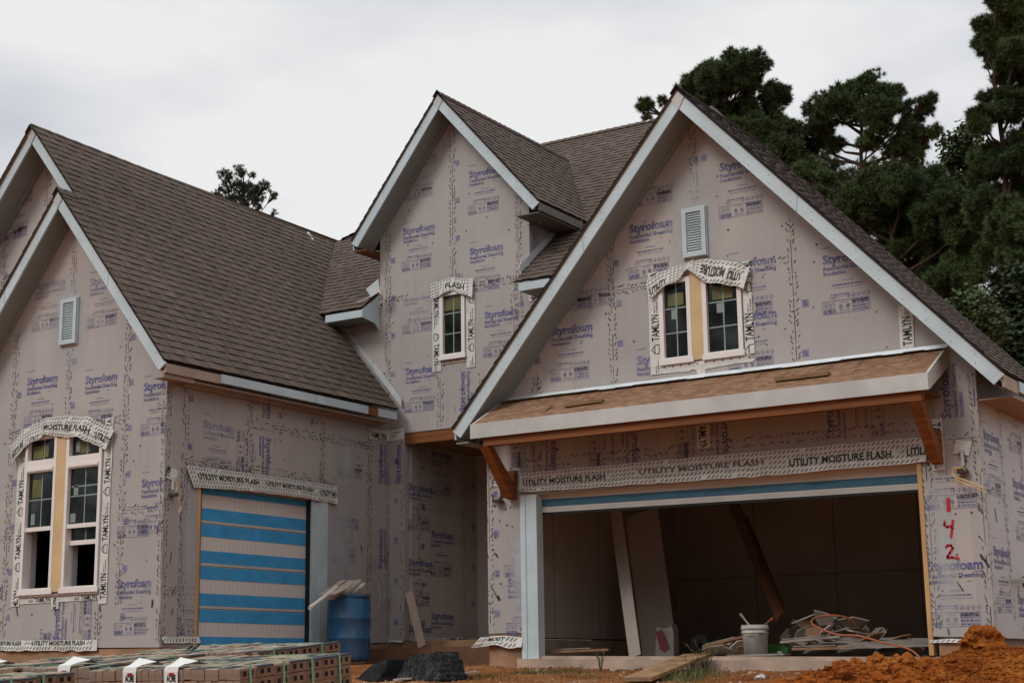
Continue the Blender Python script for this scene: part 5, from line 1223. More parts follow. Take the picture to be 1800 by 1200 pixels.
# ------------------------------------------------------------------ bricks on the ground, strapped into bundles
BL, BW, BH = .20, .0755, .092
def bundle(name_lab, x0, y0, nx, ny, nz, top_z, tilt, group, seed, see_side, straps, tagpos=None, torn=False):
    """x0 left edge, y0 front edge; courses of bricks on edge, holes facing right"""
    R = random.Random(seed); H = nz*BH
    root = thing('brick_bundle', name_lab, 'bricks', (x0, y0, top_z-H), group, (tilt, 0, 0)); W_, D_ = nx*BW, ny*BL
    protos = {}
    def brick(i, j, k, jit=True):
        right = i == nx-1
        top = R.choice(('brick_face_pale', 'brick_face_pale', 'brick_face_tan', 'brick_face_dark', 'brick_face_tan')) if not right else R.choice(('brick_face_dark', 'brick_face_dark', 'brick_face_dark', 'brick_face_tan'))
        if k < nz-1: top = 'brick'
        key = (right and see_side, top, k == nz-1)
        if key not in protos:
            mb = MB(); g = .0025; a, b, c = BW-g, BL-g, BH-g; e = .005
            v = [(0, 0, 0), (a, 0, 0), (a, b, 0), (0, b, 0), (0, 0, c-e), (a, 0, c-e), (a, b, c-e), (0, b, c-e), (e, e, c), (a-e, e, c), (a-e, b-e, c), (e, b-e, c)]
            mb.raw(v, [(0, 3, 2, 1), (1, 2, 6, 5), (2, 3, 7, 6), (3, 0, 4, 7)], 'brick'); mb.raw(v, [(0, 1, 5, 4)], 'brick_pale'); mb.raw(v, [(8, 9, 10, 11), (4, 5, 9, 8), (5, 6, 10, 9), (6, 7, 11, 10), (7, 4, 8, 11)], top)
            if key[0]:
                for y_ in (.060, .138):
                    mb.box((a-.001, y_-.021, c*.26), (a+.0006, y_+.021, c*.70), 'hole')
                if k == nz-1: mb.box((a-.001, .002, c*.80), (a+.0012, b-.002, c-.004), top)
            o = mb.build('brick', root, off=1); protos[key] = o; me = o.data; first = True
        else:
            o = protos[key].copy(); COL.objects.link(o); o.parent = root
        dz_ = R.uniform(-.004, .004) if k == nz-1 else 0
        o.location = (i*BW, j*BL+R.uniform(-.006, .006)*(1 if j == 0 else .4), k*BH+dz_+(.006 if k == nz-1 and R.random() < .2 else 0)); o.rotation_euler = (R.uniform(-.02, .02) if k == nz-1 else 0, 0, R.uniform(-.02, .02))
    done = set(); cnt = 0
    order = [(i, j, nz-1) for j in range(ny) for i in range(nx)]+[(i, 0, nz-2) for i in range(nx)]+([(nx-1, j, nz-2) for j in range(1, ny)] if see_side else [])
    for q in order:
        if cnt >= 99: break
        if torn and R.random() < .05: continue
        brick(*q); done.add(q); cnt += 1
    mb = MB()
    for k in range(nz):
        for j in range(ny):
            for i in range(nx):
                if (i, j, k) in done: continue
                if k == nz-1 and torn: continue
                if k < nz-1 and 0 < i < nx-1 and 0 < j < ny-1 and k < nz-2: continue
                o3 = (i*BW, j*BL+R.uniform(-.004, .004), k*BH); g = .003
                mb.box(o3, (o3[0]+BW-g, o3[1]+BL-g, o3[2]+BH-g), R.choice(('brick', 'brick_pale')) if j == 0 else 'brick')
                if i == nx-1 and see_side:
                    for y_ in (.060, .138): mb.box((o3[0]+BW-g, o3[1]+y_-.021, o3[2]+BH*.26), (o3[0]+BW-g+.0006, o3[1]+y_+.021, o3[2]+BH*.68), 'hole')
    mb.box((.02, .02, .0), (W_-.02, D_-.02, H-BH*2-.01), 'brick'); mb.build('brick_core', root, kind='stuff', off=1)
    for y in straps:
        mb = MB(); w = .026; t = .004; z1 = H+.008
        mb.box((-.006, y, z1), (W_+.006, y+w, z1+t), 'strap'); mb.box((W_+.002, y, 0), (W_+.006, y+w, z1-.0005), 'strap'); mb.box((-.006, y, 0), (-.002, y+w, z1-.0005), 'strap')
        mb.build('strap', root, off=1)
    if tagpos is not None:
        a = tagpos; mb = MB(); w = .15
        prof = [(.30, H+.012), (.22, H+.06), (.14, H+.085), (.07, H+.035), (.0, H+.02), (-.012, H-.02), (-.016, H-.10), (-.016, H-.20), (-.014, H-.26)]
        for p_, q_ in zip(prof, prof[1:]):
            k = .035*(p_[1] > H+.05); k2 = .035*(q_[1] > H+.05)
            mb.face([(a+k, p_[0], p_[1]), (a+w+k*1.5, p_[0]+k, p_[1]-k), (a+w+k2*1.5, q_[0]+k2, q_[1]-k2), (a+k2, q_[0], q_[1])], 'paper')
        s = Sheet(mb, 'Y', -.017, (-9, 9, -9, 9), .001)
        s.text('ACME', a+.03, H-.095, .10, 'black_ink', 0, .03, 1, .075); s.text('BRICK', a+.03, H-.165, .10, 'black_ink', 0, .03, 1, .075); s.poly([(a+.05, H-.045), (a+.12, H-.045), (a+.11, H-.025), (a+.06, H-.025)], 'red')
        mb.build('paper_tag', root, off=1)
    return root
T_ = .085
GB = 'strapped brick bundles in front of the house'
bundle('strapped brick bundle nearest the blue barrel, four green straps on its cored side', -9.33, 9.5, 11, 7, 6, .077, T_, GB, 1, True, (.10, .50, .86, 1.22), .03)
bundle('strapped brick bundle with a white tag, left of the one nearest the blue barrel', -10.165, 9.5, 11, 7, 6, .080, T_, GB, 2, False, (.12, .9), .40)
bundle('strapped brick bundle cut by the left picture edge with dark slate edge bricks', -11.11, 8.05, 11, 7, 6, -.045, T_, GB, 3, True, (.30, .72, 1.05), None)
bundle('brick bundle with loose top bricks under the arched front window', -11.12, 9.62, 11, 7, 6, .110, T_, GB, 4, True, (.2, 1.0), .45, True)
bundle('brick bundle at the far left with a white tag on its top', -12.05, 9.60, 11, 7, 6, .115, T_, GB, 5, True, (.2, 1.0), .35, True)
bundle('rearmost brick bundle in front of the striped garage door', -10.60, 11.15, 11, 6, 6, .235, T_, GB, 6, True, (.2, .9), None, True)
bundle('brick bundle behind the one with loose top bricks, nearest the base of the arched window', -11.60, 11.25, 11, 6, 6, .245, T_, GB, 7, True, (.2, .9), None, True)
# small litter on the bundles
def on_pile(px, py, Y): return onY(px, py, Y)
p = on_pile(447, 1144, 12.05); mb = MB(); mb.lathe([(.0, .012), (.02, .012), (.028, .0), (.05, 0), (.052, .02), (.045, .05), (.02, .062), (0, .062)], 'red', 18, Matrix.Rotation(1.2, 4, 'X'))
o = mb.build('red_roll', smooth=True); o.location = p; tag(o, 'small red roll of tape lying on the bricks', 'tape roll')
p = on_pile(481, 1143, 12.05); mb = MB(); mb.prism([(-.045, 0, -.03), (.04, 0, -.03), (.042, 0, .03), (.01, 0, .055), (-.03, 0, .05)], (0, .06, 0), 'rubber'); mb.tube([(.0, .03, .05), (.02, .03, .075), (.045, .03, .06)], .008, 'rubber', 6)
o = mb.build('black_jug'); o.location = p; tag(o, 'small black plastic jug standing behind the bricks', 'jug')
mb = MB(); R_ = random.Random(3); A, B = on_pile(318, 1146, 11.4), on_pile(340, 1140, 11.4)
for i in range(6):
    t0, t1 = i/6, (i+1)/6; z = lambda t: .01+.02*math.sin(t*9)
    mb.face([A.lerp(B, t0)+Vector((0, 0, z(t0)-.03)), A.lerp(B, t1)+Vector((0, 0, z(t1)-.03)), A.lerp(B, t1)+Vector((.05, .08, z(t1)+.04)), A.lerp(B, t0)+Vector((.05, .08, z(t0)+.03))], 'mortar')
o = mb.build('tar_paper_scrap'); tag(o, 'curled grey scrap of tar paper on the bricks below the door jamb', 'paper scrap')

# ------------------------------------------------------------------ barrel and what sticks out of it
bx, by = -14.02, 17.84; bz = onX(615, 1162, bx).z
barrel = thing('plastic_barrel', 'mud splashed blue plastic barrel by the wing wall', 'barrel', (bx, by, bz)); bh = onX(615, 1046, bx).z-bz
mb = MB(); rr = .300
prof = [(.0, .0), (rr-.03, 0), (rr-.005, .03), (rr, .08), (rr, bh*.33), (rr+.008, bh*.345), (rr, bh*.36), (rr, bh*.63), (rr+.008, bh*.645), (rr, bh*.66), (rr, bh*.90), (rr-.012, bh*.94), (rr-.012, bh*.965)]
mb.lathe(prof, 'barrel', 36); mb.build('body', barrel, smooth=True, off=1)
mb = MB(); mb.lathe([(rr-.012, bh*.965), (rr+.004, bh*.967), (rr+.004, bh), (rr-.022, bh), (rr-.03, bh*.5), (.0, bh*.5)], 'barrel', 36); mb.build('rim', barrel, off=1)
def rod(name, lab, cat, px0, px1, Xa, Xb, r, mat, sq=None):
    a, b = onX(*px0, Xa), onX(*px1, Xb); mb = MB()
    if sq: mb.bar(Vector((0, 0, 0)), b-a, sq[0], sq[1], mat)
    else:
        mb.tube([Vector((0, 0, 0)), b-a], r, mat, 14); d = (b-a).normalized()
        mb.tube([d*.02, d*.08], r*1.15, mat, 14); mb.tube([(b-a)-d*.16, (b-a)-d*.02], r*1.2, mat, 14)
    o = mb.build(name); o.location = a; return tag(o, lab, cat)
rod('pvc_pipe', 'long pale plastic pipe leaning out of the blue barrel to the left', 'pipe', (545, 1068), (592, 1032), bx+.32, bx+.05, .029, 'pvc')
rod('pvc_pipe', 'short pale plastic pipe end at the right rim of the blue barrel', 'pipe', (607, 1052), (640, 1026), bx, bx-.02, .024, 'pvc')
rod('lumber_offcut', 'wide pale board end sticking up from the blue barrel', 'board', (578, 1050), (622, 1022), bx+.05, bx-.1, .0, 'board', (.16, .05))
rod('lumber_offcut', 'narrow board end lying across the right of the blue barrel', 'board', (596, 1048), (634, 1020), bx+.02, bx+.1, .0, 'board', (.07, .03))
for i, (p0, p1, w, lab) in enumerate((((585, 1044), (612, 1030), .10, 'pale torn offcut lying across the front of the barrel rim'), ((600, 1046), (646, 1040), .05, 'thin pale stick lying along the right of the barrel rim'), ((566, 1046), (604, 1020), .09, 'grey board end behind the pipes in the barrel'))):
    rod('lumber_offcut', lab, 'board', p0, p1, bx+.20-.12*i, bx+.14-.2*i, 0, 'board', (w, .02))
# board leaning in the porch, black lumps
a, b = onX(719, 1040, Xr+.06), onX(742, 1136, Xr+.42); mb = MB(); mb.bar((0, 0, 0), b-a, .022, .13, 'board', (1, 0, 0)); o = mb.build('leaning_board'); o.location = a; tag(o, 'bare grey board leaning on the porch side wall', 'board')
def crumple(name, lab, cat, px, topz, wid, dep, mat, seed, shape):
    c = onG(*px); mb = MB(); R = random.Random(seed); nxx, nyy = 44, 20; V = []
    for j in range(nyy+1):
        for i in range(nxx+1):
            u, v = i/nxx, j/nyy; h = shape(u, v); x = (u-.5)*wid; y = (v-.5)*dep
            ri = .030*noise.fractal(Vector((u*26+seed, v*1.2, 0)), 1, 2, 3)*(h > .02)
            V.append((x+ri*.5, y+ri-.10*(1-h), max(-.02, h*topz+ri*.5)))
    mb.raw(V, [(j*(nxx+1)+i, j*(nxx+1)+i+1, (j+1)*(nxx+1)+i+1, (j+1)*(nxx+1)+i) for j in range(nyy) for i in range(nxx)], mat)
    mb.prism([(V[i][0], V[i][1], V[i][2]) for i in (0, nxx, (nxx+1)*(nyy+1)-1, (nxx+1)*nyy)][::-1], (0, 0, -.03), mat)
    o = mb.build(name, smooth=False); o.location = c+Vector((0, dep*.35, 0)); o.rotation_euler = (0, 0, -.25); return tag(o, lab, cat)
tw = lambda x, a, b: min(1, max(0, (x-a)/(b-a)))
c1 = onG(668, 1194); c2 = onG(752, 1196)
h1 = onY(668, 1151, c1.y+.15).z-c1.z; h2 = onY(765, 1143, c2.y+.15).z-c2.z
w1 = (onY(704, 1190, c1.y).x-onY(632, 1190, c1.y).x); w2 = (onY(812, 1190, c2.y).x-onY(700, 1190, c2.y).x)
crumple('black_tarp', 'crumpled black plastic sheet beside the barrel, left of the crusted tub', 'tarp', (664, 1194), h1*.85, w1*.86, .5, 'black_plastic', 2, lambda u, v: tw(u, .0, .45)*tw(1-u, 0, .10)*tw(v, 0, .22)*tw(1-v, 0, .2)*(.90+.10*math.sin(u*9)))
crumple('mortar_tub', 'upturned black mortar tub crusted with grey mortar near the porch step', 'tub', (758, 1196), h2, w2*.88, .5, 'mortar', 5, lambda u, v: tw(u, .0, .03)*tw(1-u, 0.0, .30)*tw(v, 0, .14)*tw(1-v, 0, .2)*(.84+.16*u+.05*math.sin(u*40)*u))
a, b = onG(700, 1199)+Vector((0, -.05, .03)), onG(840, 1186)+Vector((0, 0, .05)); mb = MB(); mb.bar((0, 0, 0), b-a, .12, .02, 'board'); o = mb.build('plank'); o.location = a; tag(o, 'thin grey plank lying on the clay before the crusted tub', 'plank')
a, b = onG(1150, 1199)+Vector((-.1, -.2, .02)), onY(1226, 1151, Yg-.2); mb = MB(); mb.bar((0, 0, 0), b-a, .34, .04, 'mud_board'); o = mb.build('muddy_plank'); o.location = a; tag(o, 'mud covered plank ramp resting on the garage slab edge', 'plank')
mb = MB(); a, b = onY(1570, 1186, 15.3), onY(1632, 1158, 16.3); a = onG(1606, 1168)+Vector((0, 0, .03)); b = onG(1632, 1160)+Vector((0, 0, .06)); mb.bar((0, 0, 0), (b-a)*.8, .035, .018, 'rubber'); o = mb.build('black_stake'); o.location = a; tag(o, 'short black stake poking from the clay heap', 'stake')

# ------------------------------------------------------------------ garage contents
SZ = lambda x: .225+(x-(Xg0+.14))/((Xg1-.14)-(Xg0+.14))*(-.12)
def onS(px, Y, dz_=0): p = onY(px, 1130, Y); p.z = SZ(p.x)+dz_; return p
def leaning(name, lab, cat, pt, pb, Yt, Yb_, w, t, mat):
    a, b = onY(*pt, Yt), onS(pb, Yb_); mb = MB(); mb.bar((0, 0, 0), a-b, w, t, mat, (0, -1, 0)); o = mb.build(name); o.location = b; return tag(o, lab, cat)
leaning('drywall_strip', 'tall narrow pale drywall strip leaning inside the garage', 'board', (1082, 895), 1116, 18.35, 17.9, .17, .02, 'scrap_pale')
leaning('drywall_sheet', 'wide tan drywall sheet leaning behind the narrow strip', 'board', (1128, 900), 1160, 19.6, 19.1, .52, .02, 'drywall')
a0, b0 = onY(1283, 885, 19.2), onY(1372, 1085, 18.5)
p0, p1 = a0+Vector((-.10, .05, .35)), b0; mb = MB(); mb.bar((0, 0, 0), p1-p0, .05, .17, 'stained'); mb.bar((p1-p0)*.62+Vector((0, -.03, .0)), (p1-p0)*1.0+Vector((0, -.03, 0)), .03, .11, 'stained'); mb.bar((p1-p0)*.3+Vector((.06, .05, 0)), (p1-p0)*.97+Vector((.06, .05, 0)), .04, .07, 'stained')
o = mb.build('slanting_timber'); o.location = p0; tag(o, 'dark brown timber slanting down from the garage ceiling', 'timber')
bk = onS(1328, 17.35); buck = thing('bucket', 'mortar smeared pale bucket standing at the front of the garage', 'bucket', bk); bhh = .36; br = .155
mb = MB(); mb.lathe([(0, 0), (br*.86, 0), (br*.98, bhh*.72), (br*1.0, bhh*.73), (br*1.06, bhh*.74), (br*1.06, bhh*.77), (br, bhh*.78), (br, bhh*.86), (br*1.07, bhh*.87), (br*1.07, bhh*.91), (br, bhh*.92), (br*1.02, bhh), (br*.97, bhh), (br*.9, bhh*.4), (0, bhh*.4)], 'bucket', 32); mb.build('body', buck, smooth=True, off=1)
mb = MB(); mb.tube([(-br*1.05, 0, bhh*.84), (-br*.9, -.09, bhh*.70), (0, -.165, bhh*.62), (br*.9, -.09, bhh*.70), (br*1.05, 0, bhh*.84)], .004, 'metal_dark', 6); mb.build('handle', buck, off=1)
o = None
mb = MB(); mb.tube([(0, 0, 0), (-.16, -.02, .20)], .011, 'board', 8); mb.tube([(-.13, -.016, .165), (-.17, -.021, .215)], .016, 'scrap', 8); o = mb.build('tool_handle'); o.location = bk+Vector((0, 0, bhh*.78)); tag(o, 'thin tool handle poking out of the mortar smeared bucket', 'tool')
mb = MB(); mb.tube([(0, 0, 0), (.20, .02, .14)], .010, 'cedar', 8); mb.tube([(.16, .016, .115), (.20, .02, .14)], .014, 'cedar', 8); o = mb.build('tool_handle'); o.location = bk+Vector((.02, .02, bhh*.82)); tag(o, 'brown stick poking out of the bucket to the right', 'tool')
mb = MB(); mb.bar((-.30, 0, .012), (.42, -.03, .016), .20, .02, 'scrap'); o = mb.build('board_scrap'); o.location = onS(1325, 17.2); tag(o, 'thin flat board under the bucket at the slab edge', 'board')
bag = thing('paper_sack', 'red and pale paper sack standing by the leaning strip', 'sack', onS(1166, 18.1)); mb = MB()
mb.prism([(-.12, 0, 0), (.14, 0, 0), (.15, 0, .30), (.12, 0, .40), (.07, .04, .36), (-.02, .03, .34), (-.09, 0, .36)], (0, .14, 0), 'bag'); mb.build('body', bag, off=1)
mb = MB(); mb.prism([(-.10, -.004, .31), (-.01, -.004, .33), (.09, -.004, .10), (.02, -.004, .05), (-.05, -.004, .09)], (0, -.004, 0), 'bag_red'); mb.build('printed_panel', bag, off=1)
p = onS(1232, 18.8, .14); mb = MB(); mb.lathe([(.04, -.05), (.11, -.05), (.145, -.03), (.145, .03), (.11, .05), (.04, .05)], 'rubber', 28, Matrix.Rotation(math.pi/2, 4, 'X')); mb.lathe([(0, -.04), (.04, -.055), (.10, -.035), (.11, -.02)], 'metal_dark', 20, Matrix.Rotation(math.pi/2, 4, 'X'))
o = mb.build('wheel', smooth=True); o.location = p; tag(o, 'small dark wheel standing on the garage floor', 'wheel')
p = onS(1357, 17.6, .07); mb = MB(); mb.prism([(-.10, 0, -.07), (.16, 0, -.07), (.20, 0, .02), (.10, 0, .06), (-.08, 0, .08)], (0, .14, 0), 'green_plastic'); mb.prism([(.06, -.002, -.05), (.12, -.002, -.05), (.12, -.002, -.01), (.06, -.002, -.01)], (0, -.002, 0), 'paper'); o = mb.build('green_bag'); o.location = p; tag(o, 'green plastic bag right behind the bucket', 'bag')
mb = MB(); q = [onY(*z, yy) for z, yy in (((1462, 1118), 17.9), ((1640, 1121), 18.0), ((1640, 1133), 17.12), ((1472, 1138), 17.1))]; q = [v-q[0] for v in q]; mb.prism(q, (0, 0, -.014), 'scrap'); o = mb.build('drywall_sheet'); o.location = onY(1462, 1118, 17.9); tag(o, 'large flat drywall sheet lying tilted behind the right jamb', 'board')
R_ = random.Random(44)
for i in range(95):
    px = R_.choice((R_.uniform(1255, 1310), R_.uniform(1365, 1620), R_.uniform(1380, 1560), R_.uniform(1390, 1520))); Y = R_.uniform(17.5, 19.6); c = onS(px, Y)
    hgt = (.02+.34*math.exp(-((px-1450)/120)**2)*R_.random()+.10*R_.random())*(.4 if px < 1320 else 1); k = R_.randint(4, 6); r = R_.uniform(.07, .20)
    pts = [Vector((r*R_.uniform(.6, 1.2)*math.cos(6.28*j/k), r*R_.uniform(.35, .9)*math.sin(6.28*j/k), 0)) for j in range(k)]
    rot = Matrix.Rotation(R_.uniform(-1.0, 1.0), 4, 'X') @ Matrix.Rotation(R_.uniform(-.7, .7), 4, 'Y'); mb = MB(); mb.prism([rot @ v for v in pts], rot @ Vector((0, 0, .014)), R_.choice(('scrap', 'scrap', 'scrap_brown', 'drywall')))
    o = mb.build('drywall_offcut'); o.location = c+Vector((0, 0, hgt+.04)); tag(o, 'broken drywall offcut in the rubbish heap on the garage floor', 'offcut', 'offcuts heaped on the garage floor')
for a, b, Y, w, lab in (((1375, 1128), (1480, 1118), 17.25, .16, 'ragged pale plank lying right of the bucket'), ((1395, 1140), (1500, 1138), 17.12, .12, 'dark flat batten on the slab edge below the ragged plank'), ((1440, 1134), (1530, 1130), 17.5, .14, 'grey batten between the ragged plank and the flat sheet'), ((1240, 1136), (1312, 1118), 17.9, .22, 'folded brown cardboard left of the bucket'), ((955, 1146), (1070, 1141), 17.2, .06, 'long thin reddish batten on the slab by the left trim')):
    p, q = onY(*a, Y), onY(*b, Y+.05); mb = MB(); mb.bar((0, 0, 0), q-p, w, .028, 'scrap_brown' if 'brown' in lab or 'dark' in lab or 'reddish' in lab else 'scrap'); mb.bar((0, .03, .03), (q-p)*.7+Vector((0, .05, .03)), w*.6, .012, 'scrap'); o = mb.build('batten'); o.location = p; tag(o, lab, 'batten')
# orange cord
pts = [onY(*z, yy) for z, yy in (((1508, 1103), 17.6), ((1495, 1088), 17.5), ((1470, 1081), 17.4), ((1440, 1083), 17.3), ((1427, 1090), 17.2), ((1433, 1100), 17.1), ((1470, 1114), 17.0), ((1510, 1117), 16.95), ((1550, 1128), 16.85), ((1595, 1139), 16.7), ((1615, 1153), 16.5), ((1626, 1168), 16.2), ((1629, 1182), 15.6))]
def spline(P, n=8):
    o = []
    for i in range(len(P)-1):
        p0, p1, p2, p3 = P[max(0, i-1)], P[i], P[i+1], P[min(len(P)-1, i+2)]
        for k in range(n):
            t = k/n; o.append(.5*((2*p1)+(p2-p0)*t+(2*p0-5*p1+4*p2-p3)*t*t+(3*p1-p0-3*p2+p3)*t**3))
    return o+[P[-1]]
sp = spline(pts); mb = MB(); mb.tube([p-sp[0] for p in sp], .011, 'cord', 8); o = mb.build('extension_cord', smooth=True); o.location = sp[0]; tag(o, 'orange cord looping out of the garage over the slab edge', 'cord')

# ------------------------------------------------------------------ trees
def tuft(mb, c, d, r, n, mat, R):
    for i in range(n):
        v = Vector((R.gauss(0, 1), R.gauss(0, 1), R.gauss(0, 1)))
        v = (v.normalized()+d*.55).normalized()*r*R.uniform(.6, 1.15); s_2 = v.orthogonal().normalized(); s_2 = (Matrix.Rotation(R.uniform(0, 6.28), 3, v.normalized()) @ s_2)*r*.060
        mb.face([c-s_2, c+s_2, c+v], mat)
def tree_base(px, Y): p = onY(px, 900, Y); return Vector((p.x, p.y, G(p.x, p.y, False)-.1))
def pine(lab, px, Y, lobes, tr, dens=.055, mat='needles', trunk_r=.28, top=None, needles=44, group='pines behind the house'):
    b = tree_base(px, Y); t = thing('pine_tree', lab, 'tree', b, group); R = random.Random(px*3+int(Y))
    px_m = F/float((RM @ np.array(onY(px, 300, Y)))[2]); fol, wood = MB(), MB()
    L = []
    for cx, cy, r in lobes:
        p = onY(cx, cy, Y); L.append((Vector((p.x, p.y+R.uniform(-.8, .8), p.z))-b, r/px_m))
    zt_ = max(c.z+r*.4 for c, r in L) if top is None else top
    P = [Vector((0, 0, 0))]; tx = sum(c.x for c, r in L)/len(L)
    for i in range(1, 9): P.append(Vector((tx*(i/8)**2+R.uniform(-.12, .12), R.uniform(-.1, .1), zt_*i/8)))
    wood.tube(P, trunk_r, 'bark', 8, True, .04)
    at = lambda z: P[0].lerp(P[-1], 0) if z <= 0 else P[min(7, int(z/zt_*8))].lerp(P[min(8, int(z/zt_*8)+1)], (z/zt_*8) % 1)
    for c, r in L:
        z0 = max(zt_*.3, c.z-R.uniform(.3, 1.0)-.30*math.hypot(c.x-tx, c.y)); s0 = at(min(z0, zt_*.97)); mid = s0.lerp(c, .55)+Vector((0, 0, -.15))
        wood.tube([s0, mid, c], min(.06, .1*r), 'bark', 6, False, .018)
        n = int((r*px_m)**2*dens)+3
        hub = [c]
        for _ in range(16): hub.append(c+Vector((R.gauss(0, 1), R.gauss(0, 1), R.gauss(.1, .8))).normalized()*r*R.uniform(.45, .85))
        for h in hub[1:]: wood.tube([mid.lerp(c, .5), h], .022, 'bark', 4, False, .012)
        for i in range(n):
            h = hub[R.randrange(len(hub))]
            v = Vector((R.gauss(0, 1), R.gauss(0, 1), R.gauss(0, .8))).normalized()*r*.33*(R.random()**.45)*R.uniform(.75, 1.15); q = h+v
            d = (q-h); d = (d.normalized()+Vector((0, 0, .6))).normalized() if d.length > .01 else Vector((0, 0, 1))
            if R.random() < .5: wood.tube([h, h.lerp(q, .5)+Vector((0, 0, -.05)), q], .014, 'bark', 3, False, .008)
            tuft(fol, q, d, tr*R.uniform(.75, 1.25), needles, mat, R)
    wood.build('trunk', t, off=1); fol.build('crown', t, off=1); return t
pine('broad rounded pine crown rising directly behind the garage gable peak', 1290, 44, [(1285, 120, 40), (1235, 118, 30), (1335, 125, 34), (1215, 160, 38), (1270, 165, 48), (1355, 165, 34), (1320, 185, 45), (1205, 210, 30), (1250, 230, 50), (1310, 245, 55), (1370, 215, 26), (1355, 285, 45), (1300, 320, 50), (1210, 260, 30), (1152, 198, 17), (1165, 178, 9), (1134, 208, 8), (1390, 265, 26), (1250, 150, 42), (1310, 150, 40), (1390, 300, 40), (1260, 190, 50), (1345, 225, 45)], .165, .25)
pine('flat topped pine with bare limbs showing under its crown', 1512, 46, [(1500, 150, 26), (1470, 160, 24), (1535, 155, 30), (1570, 170, 34), (1430, 190, 30), (1480, 200, 40), (1545, 205, 42), (1605, 195, 32), (1640, 185, 17), (1415, 235, 32), (1455, 245, 30), (1575, 245, 40), (1620, 240, 28), (1410, 280, 24), (1530, 255, 24), (1605, 275, 28), (1645, 232, 14), (1500, 180, 30), (1390, 250, 26), (1560, 215, 40), (1440, 225, 30), (1590, 235, 34)], .160, .21, trunk_r=.20)
pine('dense dark pine filling the gap right of the garage roof', 1590, 40, [(1560, 330, 45), (1490, 335, 40), (1630, 320, 45), (1440, 330, 34), (1410, 315, 26), (1590, 390, 60), (1520, 385, 55), (1660, 380, 48), (1640, 440, 52), (1570, 450, 55), (1690, 440, 44), (1470, 375, 34), (1625, 500, 48), (1680, 510, 44), (1400, 345, 35), (1450, 370, 35), (1540, 340, 40), (1600, 345, 45), (1650, 420, 45), (1700, 480, 40), (1660, 560, 40), (1710, 400, 40)], .175, .26)
pine('broad dark pine far behind, filling the gap above the garage eave', 1650, 56, [(1440, 300, 50), (1500, 320, 60), (1570, 310, 60), (1640, 330, 65), (1700, 330, 60), (1760, 380, 60), (1600, 400, 70), (1680, 420, 70), (1740, 460, 55), (1650, 500, 65), (1720, 520, 50), (1540, 390, 60), (1690, 590, 50)], .26, .10, needles=30)
pine('tallest pine cut by the right picture edge', 1800, 38, [(1765, 18, 30), (1795, 10, 28), (1735, 28, 18), (1720, 65, 18), (1714, 72, 12), (1742, 90, 24), (1728, 48, 16), (1755, 55, 28), (1760, 100, 28), (1728, 170, 14), (1722, 215, 18), (1750, 75, 22), (1785, 62, 30), (1770, 120, 32), (1800, 130, 32), (1742, 155, 20), (1740, 225, 28), (1775, 190, 40), (1810, 240, 50), (1760, 270, 42), (1715, 300, 34), (1790, 330, 55), (1730, 360, 45), (1775, 350, 45), (1780, 290, 45), (1790, 395, 45), (1770, 155, 34), (1790, 30, 34), (1790, 100, 34), (1775, 410, 48), (1810, 440, 50), (1740, 440, 30)], .170, .26, trunk_r=.15)
pine('small far pine top showing above the left wing ridge', 432, 62, [(415, 318, 16), (437, 308, 14), (455, 325, 16), (398, 330, 14), (430, 335, 20), (468, 340, 9), (445, 350, 18), (410, 352, 18), (388, 345, 10), (430, 372, 20), (460, 365, 8), (425, 301, 8), (384, 330, 6), (470, 372, 7), (405, 310, 6), (425, 350, 24), (425, 330, 18), (445, 335, 14), (410, 368, 18), (440, 385, 20)], .165, .24, 'needles_far', .2, needles=34)
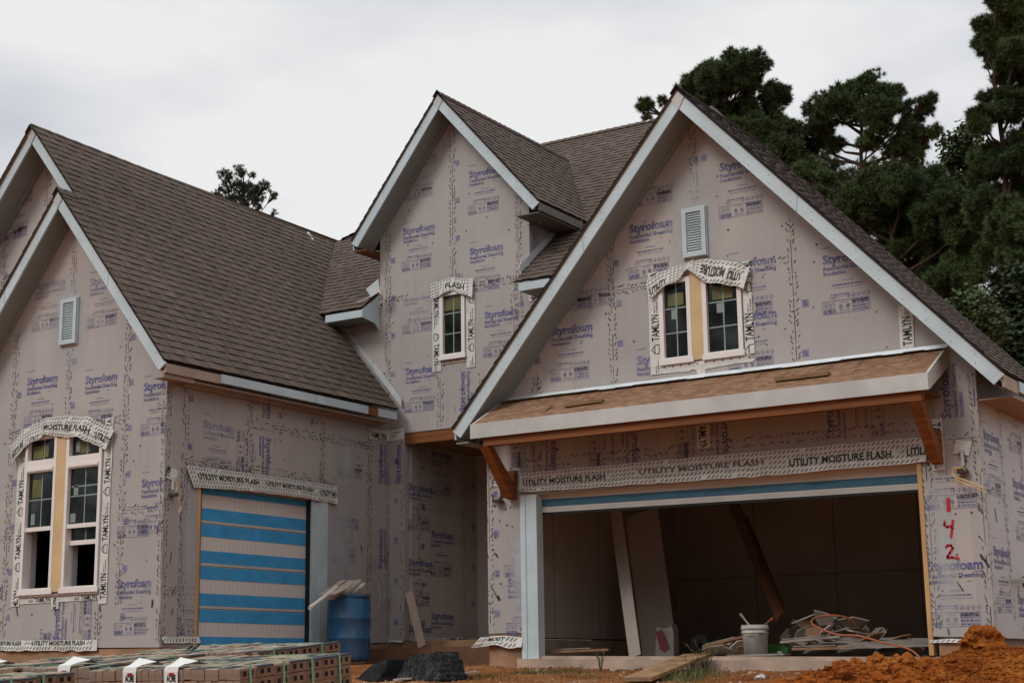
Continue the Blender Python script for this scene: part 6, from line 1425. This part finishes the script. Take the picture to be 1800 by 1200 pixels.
def leafy(lab, px, Y, lobes, dens, mat, size=.11):
    b = tree_base(px, Y); t = thing('leafy_tree', lab, 'tree', b, 'leafy trees behind the house'); R = random.Random(px*7); px_m = F/float((RM @ np.array(onY(px, 500, Y)))[2]); fol, wood = MB(), MB()
    L = [(onY(cx, cy, Y)-b, r/px_m) for cx, cy, r in lobes]; zt_ = max(c.z for c, r in L); tx = sum(c.x for c, r in L)/len(L)
    wood.tube([(0, 0, 0), (tx*.3, .1, zt_*.45), (tx, 0, zt_)], .18, 'bark', 8, True, .04)
    for c, r in L:
        wood.tube([Vector((tx*.5, 0, max(1, c.z*.6))), c], .06, 'bark', 5, False, .02)
        for i in range(int((r*px_m)**2*dens)):
            v = Vector((R.gauss(0, 1), R.gauss(0, 1), R.gauss(0, 1))).normalized()*r*(R.random()**.4)*R.uniform(.75, 1.15); q = c+v
            if R.random() < .06: wood.tube([c, q], .012, 'bark', 3, False, .006)
            for k in range(4):
                a = Vector((R.gauss(0, 1), R.gauss(0, 1), R.gauss(0, .7))).normalized(); s_2 = a.orthogonal().normalized()*size*.42; p = q+Vector((R.gauss(0, .12), R.gauss(0, .12), R.gauss(0, .10)))
                fol.face([p, p+a*size*.5+s_2, p+a*size, p+a*size*.5-s_2], mat)
    wood.build('trunk', t, off=1); fol.build('crown', t, off=1)
leafy('sparse olive green leafy tree beside the tallest pine', 1712, 42, [(1690, 260, 22), (1705, 235, 18), (1675, 280, 18), (1720, 280, 24), (1695, 320, 24), (1668, 250, 10), (1715, 350, 26)], .32, 'leaves', .13)
leafy('bright leafy sapling right above the garage roof edge', 1715, 34, [(1705, 530, 22), (1725, 550, 22), (1712, 570, 24), (1690, 545, 16), (1745, 575, 20)], .30, 'leaves', .12)
leafy('dark bushy tree in the lower right corner behind the roof', 1790, 36, [(1790, 520, 36), (1770, 560, 34), (1800, 580, 40), (1760, 600, 30), (1790, 620, 40), (1745, 590, 18), (1755, 640, 30), (1800, 490, 26)], .26, 'leaves_dark', .14)

# woods across the street, behind the camera: they shade the low sky and show in the window panes
mb = MB(); R_ = random.Random(77)
for i in range(6000):
    x = R_.uniform(-75, 60); top = 19+4*fbm(x, 0, .12, 3)+1.5*fbm(x, 3, .5, 2); z = -1.5+(top+1.5)*R_.random()**.8; y = -34-R_.uniform(0, 5)
    a = Vector((R_.gauss(0, 1), R_.gauss(0, .6), R_.gauss(0, 1))).normalized(); b = a.orthogonal().normalized(); r = R_.uniform(.5, 1.3); c = Vector((x, y, z))
    mb.face([c-a*r, c-b*r*.6, c+a*r, c+b*r*.6], 'leaves_dark')
for i in range(40):
    x = -75+i*3.4; mb.tube([(x, -36, -1.6), (x+.3, -36, 11)], .25, 'bark', 6)
o = mb.build('woods'); tag(o, 'dark woods across the street seen only in the window panes', 'woods', kind='stuff')
